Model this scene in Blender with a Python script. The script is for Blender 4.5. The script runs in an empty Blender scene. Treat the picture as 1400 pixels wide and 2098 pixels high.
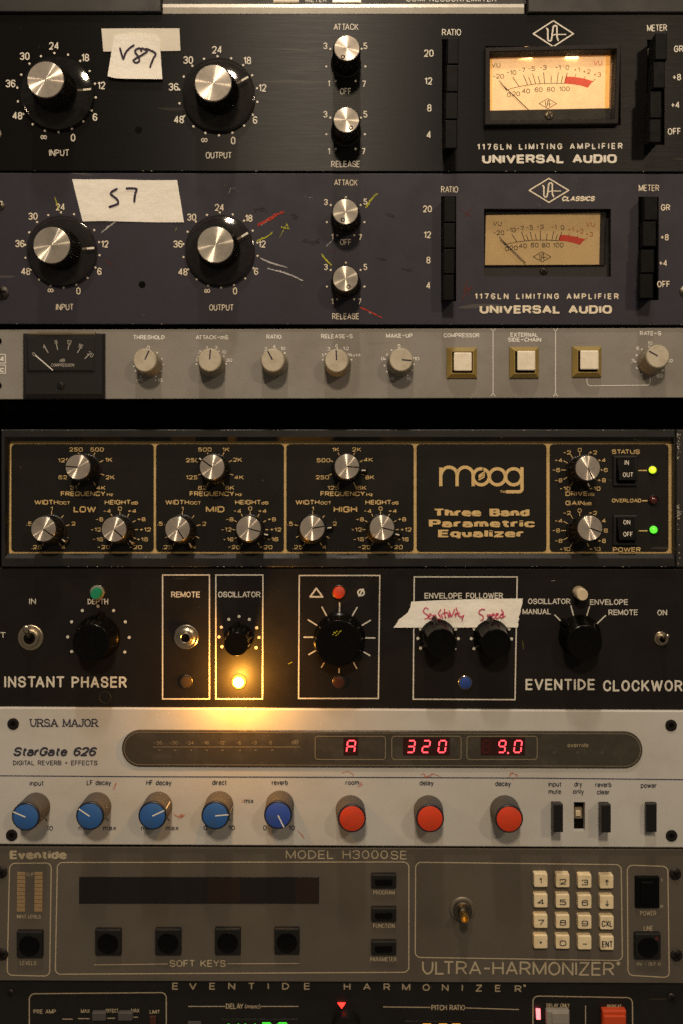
import bpy, math, random
from mathutils import Vector
random.seed(7)
SC = bpy.context.scene
COL = SC.collection
S = 1.0 / 3000.0          # metres per drawing unit (about 1/3 mm)
DIST = 1800.0             # camera distance from the front panels, drawing units
FX, FY = 695.0, 870.0     # where the lens axis meets the rack, drawing units

# ------------------------------------------------------------------ camera
cam = bpy.data.objects.new('camera', bpy.data.cameras.new('camera'))
COL.objects.link(cam)
cam.location = (0, -DIST * S, 0)
cam.rotation_euler = (math.radians(90), 0, 0)
cam.data.sensor_fit = 'VERTICAL'
cam.data.sensor_height = 36.0
cam.data.lens = 36.0 * DIST / 2098.0
cam.data.shift_x = (700 - FX) / 2098.0
cam.data.shift_y = -(1049 - FY) / 2098.0
cam.data.clip_start = 0.01
cam.data.clip_end = 100
cam.data.dof.use_dof = True
cam.data.dof.focus_distance = (DIST - 22) * S
cam.data.dof.aperture_fstop = 3.2
SC.camera = cam

# ------------------------------------------------------------------ world (a dim warm room)
wd = bpy.data.worlds.new("World")
SC.world = wd
wd.use_nodes = True
bg = wd.node_tree.nodes['Background']
bg.inputs['Color'].default_value = (1.0, 0.84, 0.66, 1)
bg.inputs['Strength'].default_value = 0.105
SC.view_settings.view_transform = 'Standard'
SC.view_settings.look = 'None'
SC.view_settings.gamma = 1
SC.view_settings.exposure = 0
SC.cycles.use_denoising = False
SC.cycles.use_light_tree = False
SC.cycles.max_bounces = 6
SC.cycles.sample_clamp_indirect = 3.0


def lamp(name, px, py, d, watts, size, color, aim=(700, 1000)):
    L = bpy.data.lights.new(name, 'AREA')
    L.shape = 'DISK'
    L.size = size
    L.energy = watts
    L.color = color
    o = bpy.data.objects.new(name, L)
    COL.objects.link(o)
    o.location = ((px - FX) * S, -d * S, -(py - FY) * S)
    t = Vector(((aim[0] - FX) * S, 0, -(aim[1] - FY) * S)) - Vector(o.location)
    o.rotation_euler = t.to_track_quat('-Z', 'Y').to_euler()
    return o


lamp('room_lamp', 420, -3300, 5600, 24.5, 0.22, (1.0, 0.80, 0.58))
lamp('ceiling_lamp', 620, -7300, 2500, 32.0, 0.17, (1.0, 0.87, 0.72))
lamp('side_lamp', 2550, -1000, 3700, 3.3, 0.11, (1.0, 0.79, 0.56))

# ------------------------------------------------------------------ materials
MATS = {}


def nodes(name):
    m = bpy.data.materials.new(name)
    m.use_nodes = True
    nt = m.node_tree
    return m, nt, nt.nodes['Principled BSDF']


def coords(nt, scale=(1, 1, 1)):
    g = nt.nodes.new('ShaderNodeNewGeometry')
    mp = nt.nodes.new('ShaderNodeMapping')
    mp.inputs['Scale'].default_value = scale
    nt.links.new(g.outputs['Position'], mp.inputs['Vector'])
    return mp.outputs['Vector']


def noise(nt, vec, scale, detail=4, rough=0.6):
    n = nt.nodes.new('ShaderNodeTexNoise')
    n.inputs['Scale'].default_value = scale
    n.inputs['Detail'].default_value = detail
    n.inputs['Roughness'].default_value = rough
    nt.links.new(vec, n.inputs['Vector'])
    return n.outputs['Fac']


def ramp(nt, fac, stops):
    r = nt.nodes.new('ShaderNodeValToRGB')
    e = r.color_ramp.elements
    while len(e) < len(stops):
        e.new(0.5)
    for i, (p, c) in enumerate(stops):
        e[i].position = p
        e[i].color = (c[0], c[1], c[2], 1) if isinstance(c, tuple) else (c, c, c, 1)
    nt.links.new(fac, r.inputs['Fac'])
    return r.outputs['Color']


def mix(nt, fac, a, b, mode='MIX'):
    m = nt.nodes.new('ShaderNodeMix')
    m.data_type = 'RGBA'
    m.blend_type = mode
    for sock, v in ((m.inputs['Factor'], fac), (m.inputs['A'], a), (m.inputs['B'], b)):
        if isinstance(v, (int, float)):
            sock.default_value = v
        elif isinstance(v, tuple):
            sock.default_value = (v[0], v[1], v[2], 1)
        else:
            nt.links.new(v, sock)
    return m.outputs['Result']


def bump(nt, bs, h, strength, dist=0.0002):
    b = nt.nodes.new('ShaderNodeBump')
    b.inputs['Strength'].default_value = strength
    b.inputs['Distance'].default_value = dist
    nt.links.new(h, b.inputs['Height'])
    nt.links.new(b.outputs['Normal'], bs.inputs['Normal'])


def panel_mat(name, col, rough=0.5, brushed=0.0, dirt=0.35, dirtcol=None, speck=0.0, speckcol=(0.35, 0.3, 0.22),
              grain=0.15, metal=0.0, spec=0.5, large=9):
    """painted or anodised sheet: cloudy tone, handling dirt, fine grain, light scratches"""
    m, nt, bs = nodes(name)
    big = noise(nt, coords(nt), large, 6, 0.62)
    dc = dirtcol or tuple(c * 0.6 for c in col)
    c = mix(nt, ramp(nt, big, [(0.35, 0.0), (0.72, dirt)]), col, dc)
    fine = noise(nt, coords(nt), 900, 3, 0.7)
    c = mix(nt, grain, c, ramp(nt, fine, [(0.3, 0.25), (0.7, 0.8)]), 'OVERLAY')
    if speck:
        sp = noise(nt, coords(nt, (1, 1, 1)), 330, 4, 0.55)
        c = mix(nt, ramp(nt, sp, [(0.735, 0.0), (0.76, speck)]), c, speckcol)
        sc = noise(nt, coords(nt, (0.25, 1, 2.6)), 60, 2, 0.4)
        c = mix(nt, ramp(nt, sc, [(0.735, 0.0), (0.745, speck * 0.5)]), c, speckcol)
    nt.links.new(c, bs.inputs['Base Color'])
    bs.inputs['Metallic'].default_value = metal
    bs.inputs['Specular IOR Level'].default_value = spec
    if brushed:
        br = noise(nt, coords(nt, (0.02, 1, 1)), 2600, 3, 0.6)
        r = ramp(nt, br, [(0.3, rough - 0.03), (0.7, rough + 0.04)])
        nt.links.new(r, bs.inputs['Roughness'])
        bump(nt, bs, br, brushed, 0.00006)
        bs.inputs['Anisotropic'].default_value = 0.9
        tv = nt.nodes.new('ShaderNodeCombineXYZ')
        tv.inputs[2].default_value = 1.0
        nt.links.new(tv.outputs[0], bs.inputs['Tangent'])
    else:
        r = ramp(nt, noise(nt, coords(nt), 45, 5, 0.6), [(0.3, rough - 0.08), (0.75, rough + 0.12)])
        nt.links.new(r, bs.inputs['Roughness'])
        bump(nt, bs, fine, 0.25, 0.00008)
    return m


def plain(name, col, rough=0.4, metal=0.0, spec=0.5, coat=0.0, emit=None, estr=1.0, vary=0.25, scale=160):
    m, nt, bs = nodes(name)
    f = noise(nt, coords(nt), scale, 4, 0.6)
    c = mix(nt, ramp(nt, f, [(0.35, 0.0), (0.75, vary)]), col, tuple(x * 0.55 for x in col))
    nt.links.new(c, bs.inputs['Base Color'])
    bs.inputs['Metallic'].default_value = metal
    bs.inputs['Specular IOR Level'].default_value = spec
    nt.links.new(ramp(nt, f, [(0.3, rough), (0.75, min(1, rough + 0.12))]), bs.inputs['Roughness'])
    if coat:
        bs.inputs['Coat Weight'].default_value = coat
        bs.inputs['Coat Roughness'].default_value = 0.08
    if emit:
        bs.inputs['Emission Color'].default_value = (*emit, 1)
        bs.inputs['Emission Strength'].default_value = estr
        m.cycles.emission_sampling = 'NONE'
    return m


def ink(name, col, wear=0.35, scale=500):
    m, nt, bs = nodes(name)
    f = noise(nt, coords(nt), scale, 3, 0.6)
    c = mix(nt, ramp(nt, f, [(0.45, 0.0), (0.8, wear)]), col, tuple(x * 0.45 for x in col))
    nt.links.new(c, bs.inputs['Base Color'])
    bs.inputs['Roughness'].default_value = 0.6
    bs.inputs['Specular IOR Level'].default_value = 0.25
    return m


def turned_metal(name, col=(0.80, 0.76, 0.70), rough=0.46):
    """face-turned aluminium: circular grooves stretch each lamp into a radial streak"""
    m, nt, bs = nodes(name)
    bs.inputs['Base Color'].default_value = (*col, 1)
    bs.inputs['Metallic'].default_value = 0.62
    tc = nt.nodes.new('ShaderNodeTexCoord')
    sub = nt.nodes.new('ShaderNodeVectorMath')
    sub.operation = 'SUBTRACT'
    sub.inputs[1].default_value = (0.5, 0.5, 0.5)
    nt.links.new(tc.outputs['Generated'], sub.inputs[0])
    ln = nt.nodes.new('ShaderNodeVectorMath')
    ln.operation = 'MULTIPLY'
    ln.inputs[1].default_value = (1, 0, 1)
    nt.links.new(sub.outputs[0], ln.inputs[0])
    le = nt.nodes.new('ShaderNodeVectorMath')
    le.operation = 'LENGTH'
    nt.links.new(ln.outputs[0], le.inputs[0])
    cx = nt.nodes.new('ShaderNodeCombineXYZ')
    nt.links.new(le.outputs['Value'], cx.inputs[0])
    g = noise(nt, cx.outputs[0], 45, 6, 0.75)
    c = mix(nt, ramp(nt, g, [(0.3, 0.0), (0.7, 0.35)]), col, tuple(x * 0.6 for x in col))
    sc = noise(nt, coords(nt), 130, 6, 0.7)
    c = mix(nt, ramp(nt, sc, [(0.48, 0.0), (0.72, 0.6)]), c, tuple(x * 0.42 for x in col))
    nt.links.new(c, bs.inputs['Base Color'])
    bs.inputs['Metallic'].default_value = 0.5
    bs.inputs['Roughness'].default_value = 0.6
    tg = nt.nodes.new('ShaderNodeTangent')
    tg.direction_type = 'RADIAL'
    tg.axis = 'Y'
    out = nt.nodes['Material Output']
    prev = bs.outputs[0]
    for an, ro, fac in ((0.60, rough * 0.95, 0.35), (0.86, rough * 0.80, 0.55)):
        gl = nt.nodes.new('ShaderNodeBsdfAnisotropic')
        gl.inputs['Anisotropy'].default_value = an
        gl.inputs['Roughness'].default_value = ro
        gl.inputs['Rotation'].default_value = 0.0
        nt.links.new(tg.outputs[0], gl.inputs['Tangent'])
        nt.links.new(c, gl.inputs['Color'])
        mx = nt.nodes.new('ShaderNodeMixShader')
        mx.inputs['Fac'].default_value = fac
        nt.links.new(prev, mx.inputs[1])
        nt.links.new(gl.outputs[0], mx.inputs[2])
        prev = mx.outputs[0]
    nt.links.new(prev, out.inputs['Surface'])
    return m


def glassy(name, tint=(1, 1, 1), rough=0.03, alpha=0.0):
    m = bpy.data.materials.new(name)
    m.use_nodes = True
    nt = m.node_tree
    nt.nodes.remove(nt.nodes['Principled BSDF'])
    out = nt.nodes['Material Output']
    tr = nt.nodes.new('ShaderNodeBsdfTransparent')
    tr.inputs['Color'].default_value = (*tint, 1)
    gl = nt.nodes.new('ShaderNodeBsdfGlossy')
    gl.inputs['Roughness'].default_value = rough
    df = nt.nodes.new('ShaderNodeBsdfDiffuse')
    df.inputs['Color'].default_value = (0.13, 0.12, 0.11, 1)
    f = noise(nt, coords(nt), 120, 5, 0.7)
    mx0 = nt.nodes.new('ShaderNodeMixShader')
    nt.links.new(ramp(nt, f, [(0.35, alpha), (0.8, alpha + 0.10)]), mx0.inputs['Fac'])
    nt.links.new(tr.outputs[0], mx0.inputs[1])
    nt.links.new(df.outputs[0], mx0.inputs[2])
    fr = nt.nodes.new('ShaderNodeFresnel')
    fr.inputs['IOR'].default_value = 1.45
    mx = nt.nodes.new('ShaderNodeMixShader')
    nt.links.new(fr.outputs[0], mx.inputs['Fac'])
    nt.links.new(mx0.outputs[0], mx.inputs[1])
    nt.links.new(gl.outputs[0], mx.inputs[2])
    nt.links.new(mx.outputs[0], out.inputs['Surface'])
    return m


M = dict(
    black_brushed=panel_mat('black brushed anodised', (0.0050, 0.0047, 0.0047), 0.44, brushed=0.25, dirt=0.3, speck=0.14, spec=0.25),
    slate=panel_mat('slate blue paint', (0.032, 0.030, 0.044), 0.52, dirt=0.5, dirtcol=(0.024, 0.020, 0.024), speck=0.3, spec=0.25, large=22),
    grey=panel_mat('grey paint', (0.275, 0.258, 0.234), 0.6, dirt=0.55, dirtcol=(0.165, 0.142, 0.112), speck=0.45, speckcol=(0.16, 0.135, 0.10), large=14),
    eq_black=panel_mat('eq black', (0.0125, 0.011, 0.009), 0.5, dirt=0.35, speck=0.18, spec=0.22),
    frame_black=panel_mat('frame black', (0.0075, 0.0065, 0.006), 0.5, dirt=0.3, speck=0.75, speckcol=(0.28, 0.25, 0.20), spec=0.5),
    phaser=panel_mat('phaser black', (0.011, 0.0088, 0.0078), 0.50, dirt=0.3, speck=0.14, spec=0.22, large=16),
    beige=panel_mat('beige paint', (0.54, 0.528, 0.495), 0.5, grain=0.06, dirt=0.4, dirtcol=(0.36, 0.32, 0.25), speck=0.35, speckcol=(0.30, 0.25, 0.17), large=10),
    brown=panel_mat('brown grey paint', (0.100, 0.086, 0.066), 0.55, dirt=0.6, dirtcol=(0.060, 0.047, 0.032), speck=0.2, speckcol=(0.12, 0.10, 0.07), large=13),
    dark_low=panel_mat('bottom black', (0.006, 0.0045, 0.0035), 0.5, dirt=0.3, speck=0.15),
    top_black=panel_mat('top black', (0.009, 0.008, 0.007), 0.5, dirt=0.3, speck=0.55, speckcol=(0.10, 0.09, 0.08)),
    void=plain('rack black', (0.006, 0.005, 0.004), 0.9, spec=0.05),
    brushed_silver=panel_mat('brushed silver', (0.80, 0.76, 0.68), 0.42, brushed=0.5, dirt=0.4, dirtcol=(0.50, 0.46, 0.38), metal=0.35, grain=0.3, large=60),
    gold_print=ink('gold print', (0.62, 0.44, 0.19), 0.35, 260),
    gold_text=ink('gold lettering', (0.72, 0.51, 0.225), 0.35, 420),
    white_text=ink('white lettering', (0.86, 0.80, 0.68), 0.3),
    cream_text=ink('cream lettering', (0.86, 0.76, 0.58), 0.3),
    phaser_text=ink('engraved filling', (0.70, 0.66, 0.56), 0.45),
    grey_text=ink('grey panel lettering', (0.80, 0.78, 0.73), 0.3),
    brown_text=ink('brown panel lettering', (0.44, 0.37, 0.25), 0.35),
    low_text=ink('bottom lettering', (0.40, 0.33, 0.22), 0.4),
    dark_text=ink('dark lettering', (0.035, 0.038, 0.055), 0.2),
    blue_line=ink('dark blue line', (0.03, 0.035, 0.08), 0.2),
    faint_text=ink('faint lettering', (0.24, 0.20, 0.13), 0.3),
    marker=ink('marker', (0.030, 0.018, 0.048), 0.3),
    pink_marker=ink('pink marker', (0.62, 0.045, 0.13), 0.35),
    paper=panel_mat('masking tape', (0.95, 0.92, 0.84), 0.8, dirt=0.35, dirtcol=(0.80, 0.71, 0.54), grain=0.12, spec=0.15, large=45),
    paper_white=panel_mat('paper label', (0.82, 0.77, 0.66), 0.7, dirt=0.2, grain=0.08, spec=0.2, large=40),
    knob_black=plain('knob black', (0.006, 0.0055, 0.005), 0.34, spec=0.4, vary=0.4),
    knob_gloss=plain('knob gloss black', (0.003, 0.0028, 0.0025), 0.14, spec=0.18, vary=0.4),
    skirt=glassy('smoky skirt', (0.50, 0.48, 0.46), 0.07, 0.04),
    cap=turned_metal('turned cap', (0.88, 0.79, 0.68)),
    cap_worn=turned_metal('worn turned cap', (0.80, 0.73, 0.62), 0.52),
    cream_knob=plain('cream knob', (0.56, 0.50, 0.38), 0.42, vary=0.4, scale=70),
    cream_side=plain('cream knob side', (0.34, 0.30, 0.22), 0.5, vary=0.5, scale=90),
    black_plastic=plain('black plastic', (0.003, 0.003, 0.003), 0.42, spec=0.1),
    black_matte=plain('black matte plastic', (0.009, 0.0082, 0.0078), 0.45, spec=0.35),
    dull_black=plain('dull black', (0.016, 0.013, 0.012), 0.6, spec=0.25),
    olive=plain('olive bezel', (0.30, 0.215, 0.060), 0.42, vary=0.3),
    ivory=plain('ivory button', (0.90, 0.82, 0.66), 0.4, vary=0.2),
    key_ivory=plain('ivory key', (0.84, 0.70, 0.45), 0.45, vary=0.2),
    grey_knob=plain('grey knob', (0.070, 0.066, 0.062), 0.6, vary=0.4, scale=110),
    blue_cap=plain('blue cap', (0.028, 0.118, 0.36), 0.45, vary=0.2),
    violet_cap=plain('deep blue cap', (0.036, 0.085, 0.40), 0.45, vary=0.2),
    red_cap=plain('red cap', (0.66, 0.052, 0.012), 0.45, vary=0.15),
    orange_button=plain('orange button', (0.55, 0.060, 0.012), 0.4),
    green_cap=plain('green button', (0.01, 0.24, 0.115), 0.4),
    blue_button=plain('blue button', (0.018, 0.055, 0.26), 0.45),
    maroon=plain('unlit maroon lens', (0.055, 0.018, 0.010), 0.3),
    clear_lens=plain('unlit clear lens', (0.05, 0.032, 0.018), 0.2),
    white_button=plain('cream push button', (0.66, 0.54, 0.36), 0.4),
    nickel=plain('nickel', (0.62, 0.55, 0.43), 0.22, metal=1.0, vary=0.5),
    brass=plain('brass', (0.85, 0.55, 0.15), 0.22, metal=1.0),
    dark_metal=plain('dark metal', (0.16, 0.14, 0.11), 0.35, metal=1.0),
    screw_black=plain('black oxide', (0.035, 0.030, 0.026), 0.35, metal=0.7),
    wall_tan=plain('meter housing', (0.42, 0.26, 0.14), 0.4),
    vu_card=plain('meter card lit', (0.72, 0.60, 0.40), 0.7, emit=(1.0, 0.57, 0.26), estr=0.84, vary=0.1),
    vu_card_off=plain('meter card', (0.70, 0.51, 0.26), 0.7, vary=0.12),
    vu_black=ink('meter black print', (0.02, 0.014, 0.012), 0.1),
    vu_red=ink('meter red print', (0.62, 0.055, 0.03), 0.1),
    vu_amber=ink('meter amber print', (0.50, 0.16, 0.05), 0.2),
    clear=glassy('clear window', (0.97, 0.96, 0.93), 0.02, 0.0),
    dusty_clear=glassy('dusty window', (0.93, 0.91, 0.87), 0.05, 0.035),
    smoked=plain('smoked window', (0.052, 0.044, 0.033), 0.13, spec=0.5, vary=0.2),
    lcd=plain('dark display', (0.012, 0.010, 0.009), 0.12, spec=0.5),
    lcd_reflection=plain('painted display reflection', (0.022, 0.012, 0.007), 0.2),
    bulb=plain('meter bulb', (1, 0.8, 0.5), 0.4, emit=(1.0, 0.66, 0.32), estr=8),
    lamp_amber=plain('amber pilot lamp', (1, 0.6, 0.2), 0.4, emit=(1.0, 0.52, 0.12), estr=40),
    led_yellow=plain('yellow led', (0.6, 0.6, 0.05), 0.2, emit=(0.62, 0.85, 0.02), estr=1.1, coat=1.0),
    led_green=plain('green led', (0.1, 0.6, 0.05), 0.2, emit=(0.10, 0.95, 0.03), estr=1.3, coat=1.0),
    led_maroon=plain('unlit red led', (0.07, 0.008, 0.006), 0.15, coat=1.0),
    led_red=plain('red led', (0.6, 0.02, 0.02), 0.3, emit=(1.0, 0.03, 0.02), estr=3.0),
    led_core=plain('red led core', (0.9, 0.1, 0.1), 0.3, emit=(1.0, 0.16, 0.17), estr=2.9),
    seg_on=plain('lit segment', (0.9, 0.1, 0.1), 0.3, emit=(1.0, 0.055, 0.075), estr=3.0),
    seg_off=plain('unlit segment', (0.075, 0.008, 0.006), 0.4),
    seg_bed=plain('digit bed', (0.030, 0.006, 0.004), 0.3),
    seg_green=plain('lit green segment', (0.1, 0.8, 0.1), 0.3, emit=(0.06, 1.0, 0.04), estr=0.8),
    seg_amber=plain('lit amber segment', (0.8, 0.4, 0.1), 0.3, emit=(1.0, 0.42, 0.04), estr=0.6),
    bar_cream=plain('bar segment', (0.34, 0.235, 0.12), 0.45),
    wax_yellow=ink('yellow wax pencil', (0.50, 0.48, 0.03), 0.6, 900),
    wax_red=ink('red wax pencil', (0.55, 0.04, 0.018), 0.75, 900),
    wax_white=ink('white wax pencil', (0.50, 0.48, 0.47), 0.6, 900),
    wax_dark=ink('dark smudge', (0.028, 0.024, 0.028), 0.3, 500),
    wax_darkred=ink('dark red smudge', (0.12, 0.022, 0.016), 0.4, 700),
    wax_pink=ink('faint red crayon', (0.52, 0.16, 0.085), 0.5, 900),
    chip=ink('bare metal chip', (0.46, 0.42, 0.34), 0.5, 900),
    dirty_yellow=panel_mat('yellowed lip', (0.16, 0.13, 0.06), 0.5, dirt=0.6, large=40),
    white_bright=ink('bright needle', (0.80, 0.78, 0.72), 0.1),
    cap_eq=turned_metal('fine turned cap', (0.90, 0.80, 0.68), 0.5),
    wax_grey=plain('grey button skirt', (0.20, 0.19, 0.15), 0.5),
    nickel_dull=plain('dull nickel', (0.50, 0.43, 0.31), 0.34, metal=1.0, vary=0.5),
    ring_wear=ink('worn ring', (0.024, 0.022, 0.018), 0.4, 200),
    override_text=ink('override lettering', (0.33, 0.27, 0.16), 0.2),
    faint_led=plain('dark led', (0.075, 0.066, 0.055), 0.4),
    rim_navy=plain('knob rim', (0.012, 0.012, 0.020), 0.35),
    slider_brown=plain('slider brown', (0.22, 0.17, 0.10), 0.5),
    dull_metal=plain('dull zinc', (0.20, 0.17, 0.13), 0.5, metal=0.6),
    grey_button=plain('grey button', (0.26, 0.235, 0.20), 0.45),
    lamp_rim=plain('amber lens rim', (0.8, 0.4, 0.05), 0.3, emit=(1.0, 0.50, 0.035), estr=2.2),
    meter_grey=plain('meter dark grey', (0.019, 0.017, 0.0165), 0.45, spec=0.25, vary=0.4),
    meter_print=ink('faded meter print', (0.45, 0.42, 0.36), 0.3),
    added_edge_glow=plain('added amber edge glow', (0.8, 0.5, 0.2), 0.3, emit=(1.0, 0.46, 0.10), estr=0.75),
    vu_red_lit=plain('backlit red zone', (0.62, 0.06, 0.03), 0.5, emit=(0.85, 0.12, 0.06), estr=0.45),
    rail_edge=panel_mat('rack rail paint', (0.020, 0.019, 0.017), 0.5, dirt=0.3, speck=1.0, speckcol=(0.36, 0.34, 0.28)),
)

def crepe(m, dx=0.35, strength=0.9):
    """creped tape: fine cross ribs and a few soft wrinkles"""
    nt = m.node_tree
    bs = nt.nodes['Principled BSDF']
    a = noise(nt, coords(nt, (2.2, 1, 0.35)), 420, 2, 0.5)
    b = noise(nt, coords(nt, (1.0, 1, 1.6)), 55, 3, 0.6)
    add = nt.nodes.new('ShaderNodeMath')
    add.operation = 'MULTIPLY_ADD'
    add.inputs[1].default_value = 2.6
    nt.links.new(b, add.inputs[0])
    nt.links.new(a, add.inputs[2])
    bump(nt, bs, add.outputs[0], strength, 0.00035)


crepe(M['paper'])
crepe(M['paper_white'], strength=0.4)


def scuffs(m, lo, amount, scale=70):
    """handling marks over whatever colour the material has"""
    nt = m.node_tree
    bs = nt.nodes['Principled BSDF']
    src = bs.inputs['Base Color'].links[0].from_socket
    f = noise(nt, coords(nt, (1, 1, 1.3)), scale, 6, 0.68)
    c = mix(nt, ramp(nt, f, [(0.48, 0.0), (0.68, amount)]), src, lo)
    nt.links.new(c, bs.inputs['Base Color'])
    return m


for k_ in ('blue_cap', 'violet_cap'):
    scuffs(M[k_], (0.05, 0.10, 0.20), 0.55, 150)
scuffs(M['red_cap'], (0.36, 0.06, 0.03), 0.5, 150)
scuffs(M['cream_knob'], (0.30, 0.24, 0.15), 0.5, 120)
scuffs(M['ivory'], (0.62, 0.52, 0.36), 0.5, 160)
scuffs(M['key_ivory'], (0.55, 0.40, 0.20), 0.5, 160)
scuffs(M['beige'], (0.34, 0.30, 0.23), 0.20, 26)
scuffs(M['grey'], (0.14, 0.12, 0.09), 0.30, 30)
scuffs(M['smoked'], (0.085, 0.075, 0.06), 0.6, 60)

# ------------------------------------------------------------------ geometry helpers
def W(px, py, d):
    """a point at depth d in front of the rack plane that lines up with drawing position px, py"""
    k = (DIST - d) / DIST
    return ((px - FX) * k, -(py - FY) * k, d)


ORIGIN = {}


class MB:
    def __init__(self):
        self.v, self.f, self.flat = [], [], False

    def add(self, vs, fs):
        n = len(self.v)
        self.v += vs
        self.f += [tuple(i + n for i in f) for f in fs]

    def build(self, name, mat, parent=None, smooth=30, label=None, kind=None, origin=None, recalc=True):
        if not self.v:
            return None
        xs, zs, ds = zip(*self.v)
        if origin is None:
            origin = ((min(xs) + max(xs)) / 2, (min(zs) + max(zs)) / 2, min(ds))
        ox, oz, od = origin
        me = bpy.data.meshes.new(name)
        me.from_pydata([((x - ox) * S, -(d - od) * S, (z - oz) * S) for x, z, d in self.v], [], self.f)
        me.materials.append(M[mat])
        if smooth:
            me.polygons.foreach_set('use_smooth', [True] * len(me.polygons))
            me.set_sharp_from_angle(angle=math.radians(min(smooth, 12) if self.flat else smooth))
        o = bpy.data.objects.new(name, me)
        COL.objects.link(o)
        ORIGIN[o] = origin
        if parent is not None:
            p = ORIGIN[parent]
            o.parent = parent
            o.location = ((ox - p[0]) * S, -(od - p[2]) * S, (oz - p[1]) * S)
        else:
            o.location = (ox * S, -od * S, oz * S)
        if label:
            o['label'] = label
        if kind:
            o['kind'] = kind
        return o

    # -- solids
    def loft(self, rings, cap0=False, cap1=True):
        n = len(rings[0])
        base = len(self.v)
        for r in rings:
            self.v += r
        for k in range(len(rings) - 1):
            for i in range(n):
                a, b = base + k * n + i, base + k * n + (i + 1) % n
                self.f.append((a, b, b + n, a + n))
        if cap1:
            self.f.append(tuple(base + (len(rings) - 1) * n + i for i in range(n)))
        if cap0:
            self.f.append(tuple(base + i for i in reversed(range(n))))

    def box(self, x0, y0, x1, y1, d0, d1, bev=0.0, dx=0.0, dy=0.0, rad=0.0):
        """block whose front face lines up with x0..x1, y0..y1; dx, dy lean it"""
        self.flat = True
        ax, az, _ = W(x0, y1, d1)
        bx, bz, _ = W(x1, y0, d1)

        def ring(i, d, s=0.0):
            t = (d - d1) / (d1 - d0) if d1 != d0 else 0
            ox, oz = dx * t, dy * t
            X0, X1, Z0, Z1 = ax + i + ox, bx - i + ox, az + i + oz, bz - i + oz
            if rad <= 0:
                return [(X0, Z0, d), (X1, Z0, d), (X1, Z1, d), (X0, Z1, d)]
            r = max(rad - i, 0.2)
            out = []
            for cx, cz, a0 in ((X1 - r, Z0 + r, -90), (X1 - r, Z1 - r, 0), (X0 + r, Z1 - r, 90), (X0 + r, Z0 + r, 180)):
                for q in range(4):
                    a = math.radians(a0 + q * 30)
                    out.append((cx + r * math.cos(a), cz + r * math.sin(a), d))
            return out
        if bev > 0:
            self.loft([ring(0, d0), ring(0, d1 - bev), ring(bev * 0.3, d1 - bev * 0.3), ring(bev, d1)])
        else:
            self.loft([ring(0, d0), ring(0, d1)])

    def lathe(self, c0, c1, d0, h, prof, n=48, flute=0.0, cap=True, close=False):
        """c0, c1: axis at the back and at the tip; prof rows (radius, depth, fluted)"""
        rings = []
        for r, d, fl in prof:
            t = (d - d0) / h
            cx, cz = c0[0] + (c1[0] - c0[0]) * t, c0[1] + (c1[1] - c0[1]) * t
            rings.append([(cx + r * (1 - (flute * fl if (i % 2) else 0)) * math.cos(2 * math.pi * i / n),
                           cz + r * (1 - (flute * fl if (i % 2) else 0)) * math.sin(2 * math.pi * i / n), d) for i in range(n)])
        self.loft(rings, cap1=cap)

    def disc(self, px, py, r, d, n=14, h=0.35):
        cx, cz, _ = W(px, py, d)
        self.loft([[(cx + r * q * math.cos(2 * math.pi * i / n), cz + r * q * math.sin(2 * math.pi * i / n), dd) for i in range(n)]
                   for q, dd in ((1.0, d - h), (1.0, d))])

    def poly(self, pts, d0, d1, cap0=False):
        self.loft([[W(x, y, d1)[:2] + (d0,) for x, y in pts], [W(x, y, d1) for x, y in pts]], cap0=cap0)

    def ring(self, px, py, ro, ri, d0, d1, n=40):
        cx, cz, _ = W(px, py, d1)
        c = lambda r, d: [(cx + r * math.cos(2 * math.pi * i / n), cz + r * math.sin(2 * math.pi * i / n), d) for i in range(n)]
        b = min(1.2, (ro - ri) * 0.3)
        self.loft([c(ro, d0), c(ro, d1 - b), c(ro - b, d1), c(ri + b, d1), c(ri, d1 - b), c(ri, d0)], cap1=False)

    def slab(self, x0, y0, x1, y1, d0, d1, holes=(), bev=1.2, slope=0.0):
        """sheet with bevelled rim and rectangular openings"""
        sk = lambda x, y: y + slope * (x - 700)
        xs = sorted({x0 + bev, x1 - bev} | {h[0] for h in holes} | {h[2] for h in holes})
        ys = sorted({y0 + bev, y1 - bev} | {h[1] for h in holes} | {h[3] for h in holes})
        for i in range(len(xs) - 1):
            for j in range(len(ys) - 1):
                mx, my = (xs[i] + xs[i + 1]) / 2, (ys[j] + ys[j + 1]) / 2
                if any(h[0] < mx < h[2] and h[1] < my < h[3] for h in holes):
                    continue
                q = [(xs[i], ys[j + 1]), (xs[i + 1], ys[j + 1]), (xs[i + 1], ys[j]), (xs[i], ys[j])]
                self.add([W(x, sk(x, y), d1) for x, y in q], [(0, 1, 2, 3)])
        r = lambda b, d: [W(x, sk(x, y), d1)[:2] + (d,) for x, y in ((x0 + b, y1 - b), (x1 - b, y1 - b), (x1 - b, y0 + b), (x0 + b, y0 + b))]
        self.loft([r(0, d0), r(0, d1 - bev), r(bev * 0.35, d1 - bev * 0.35), r(bev, d1)], cap1=False)
        for h in holes:
            f = [W(x, sk(x, y), d1) for x, y in ((h[0], h[3]), (h[2], h[3]), (h[2], h[1]), (h[0], h[1]))]
            self.loft([f, [(a, b, d0) for a, b, _ in f]], cap1=False)

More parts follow.
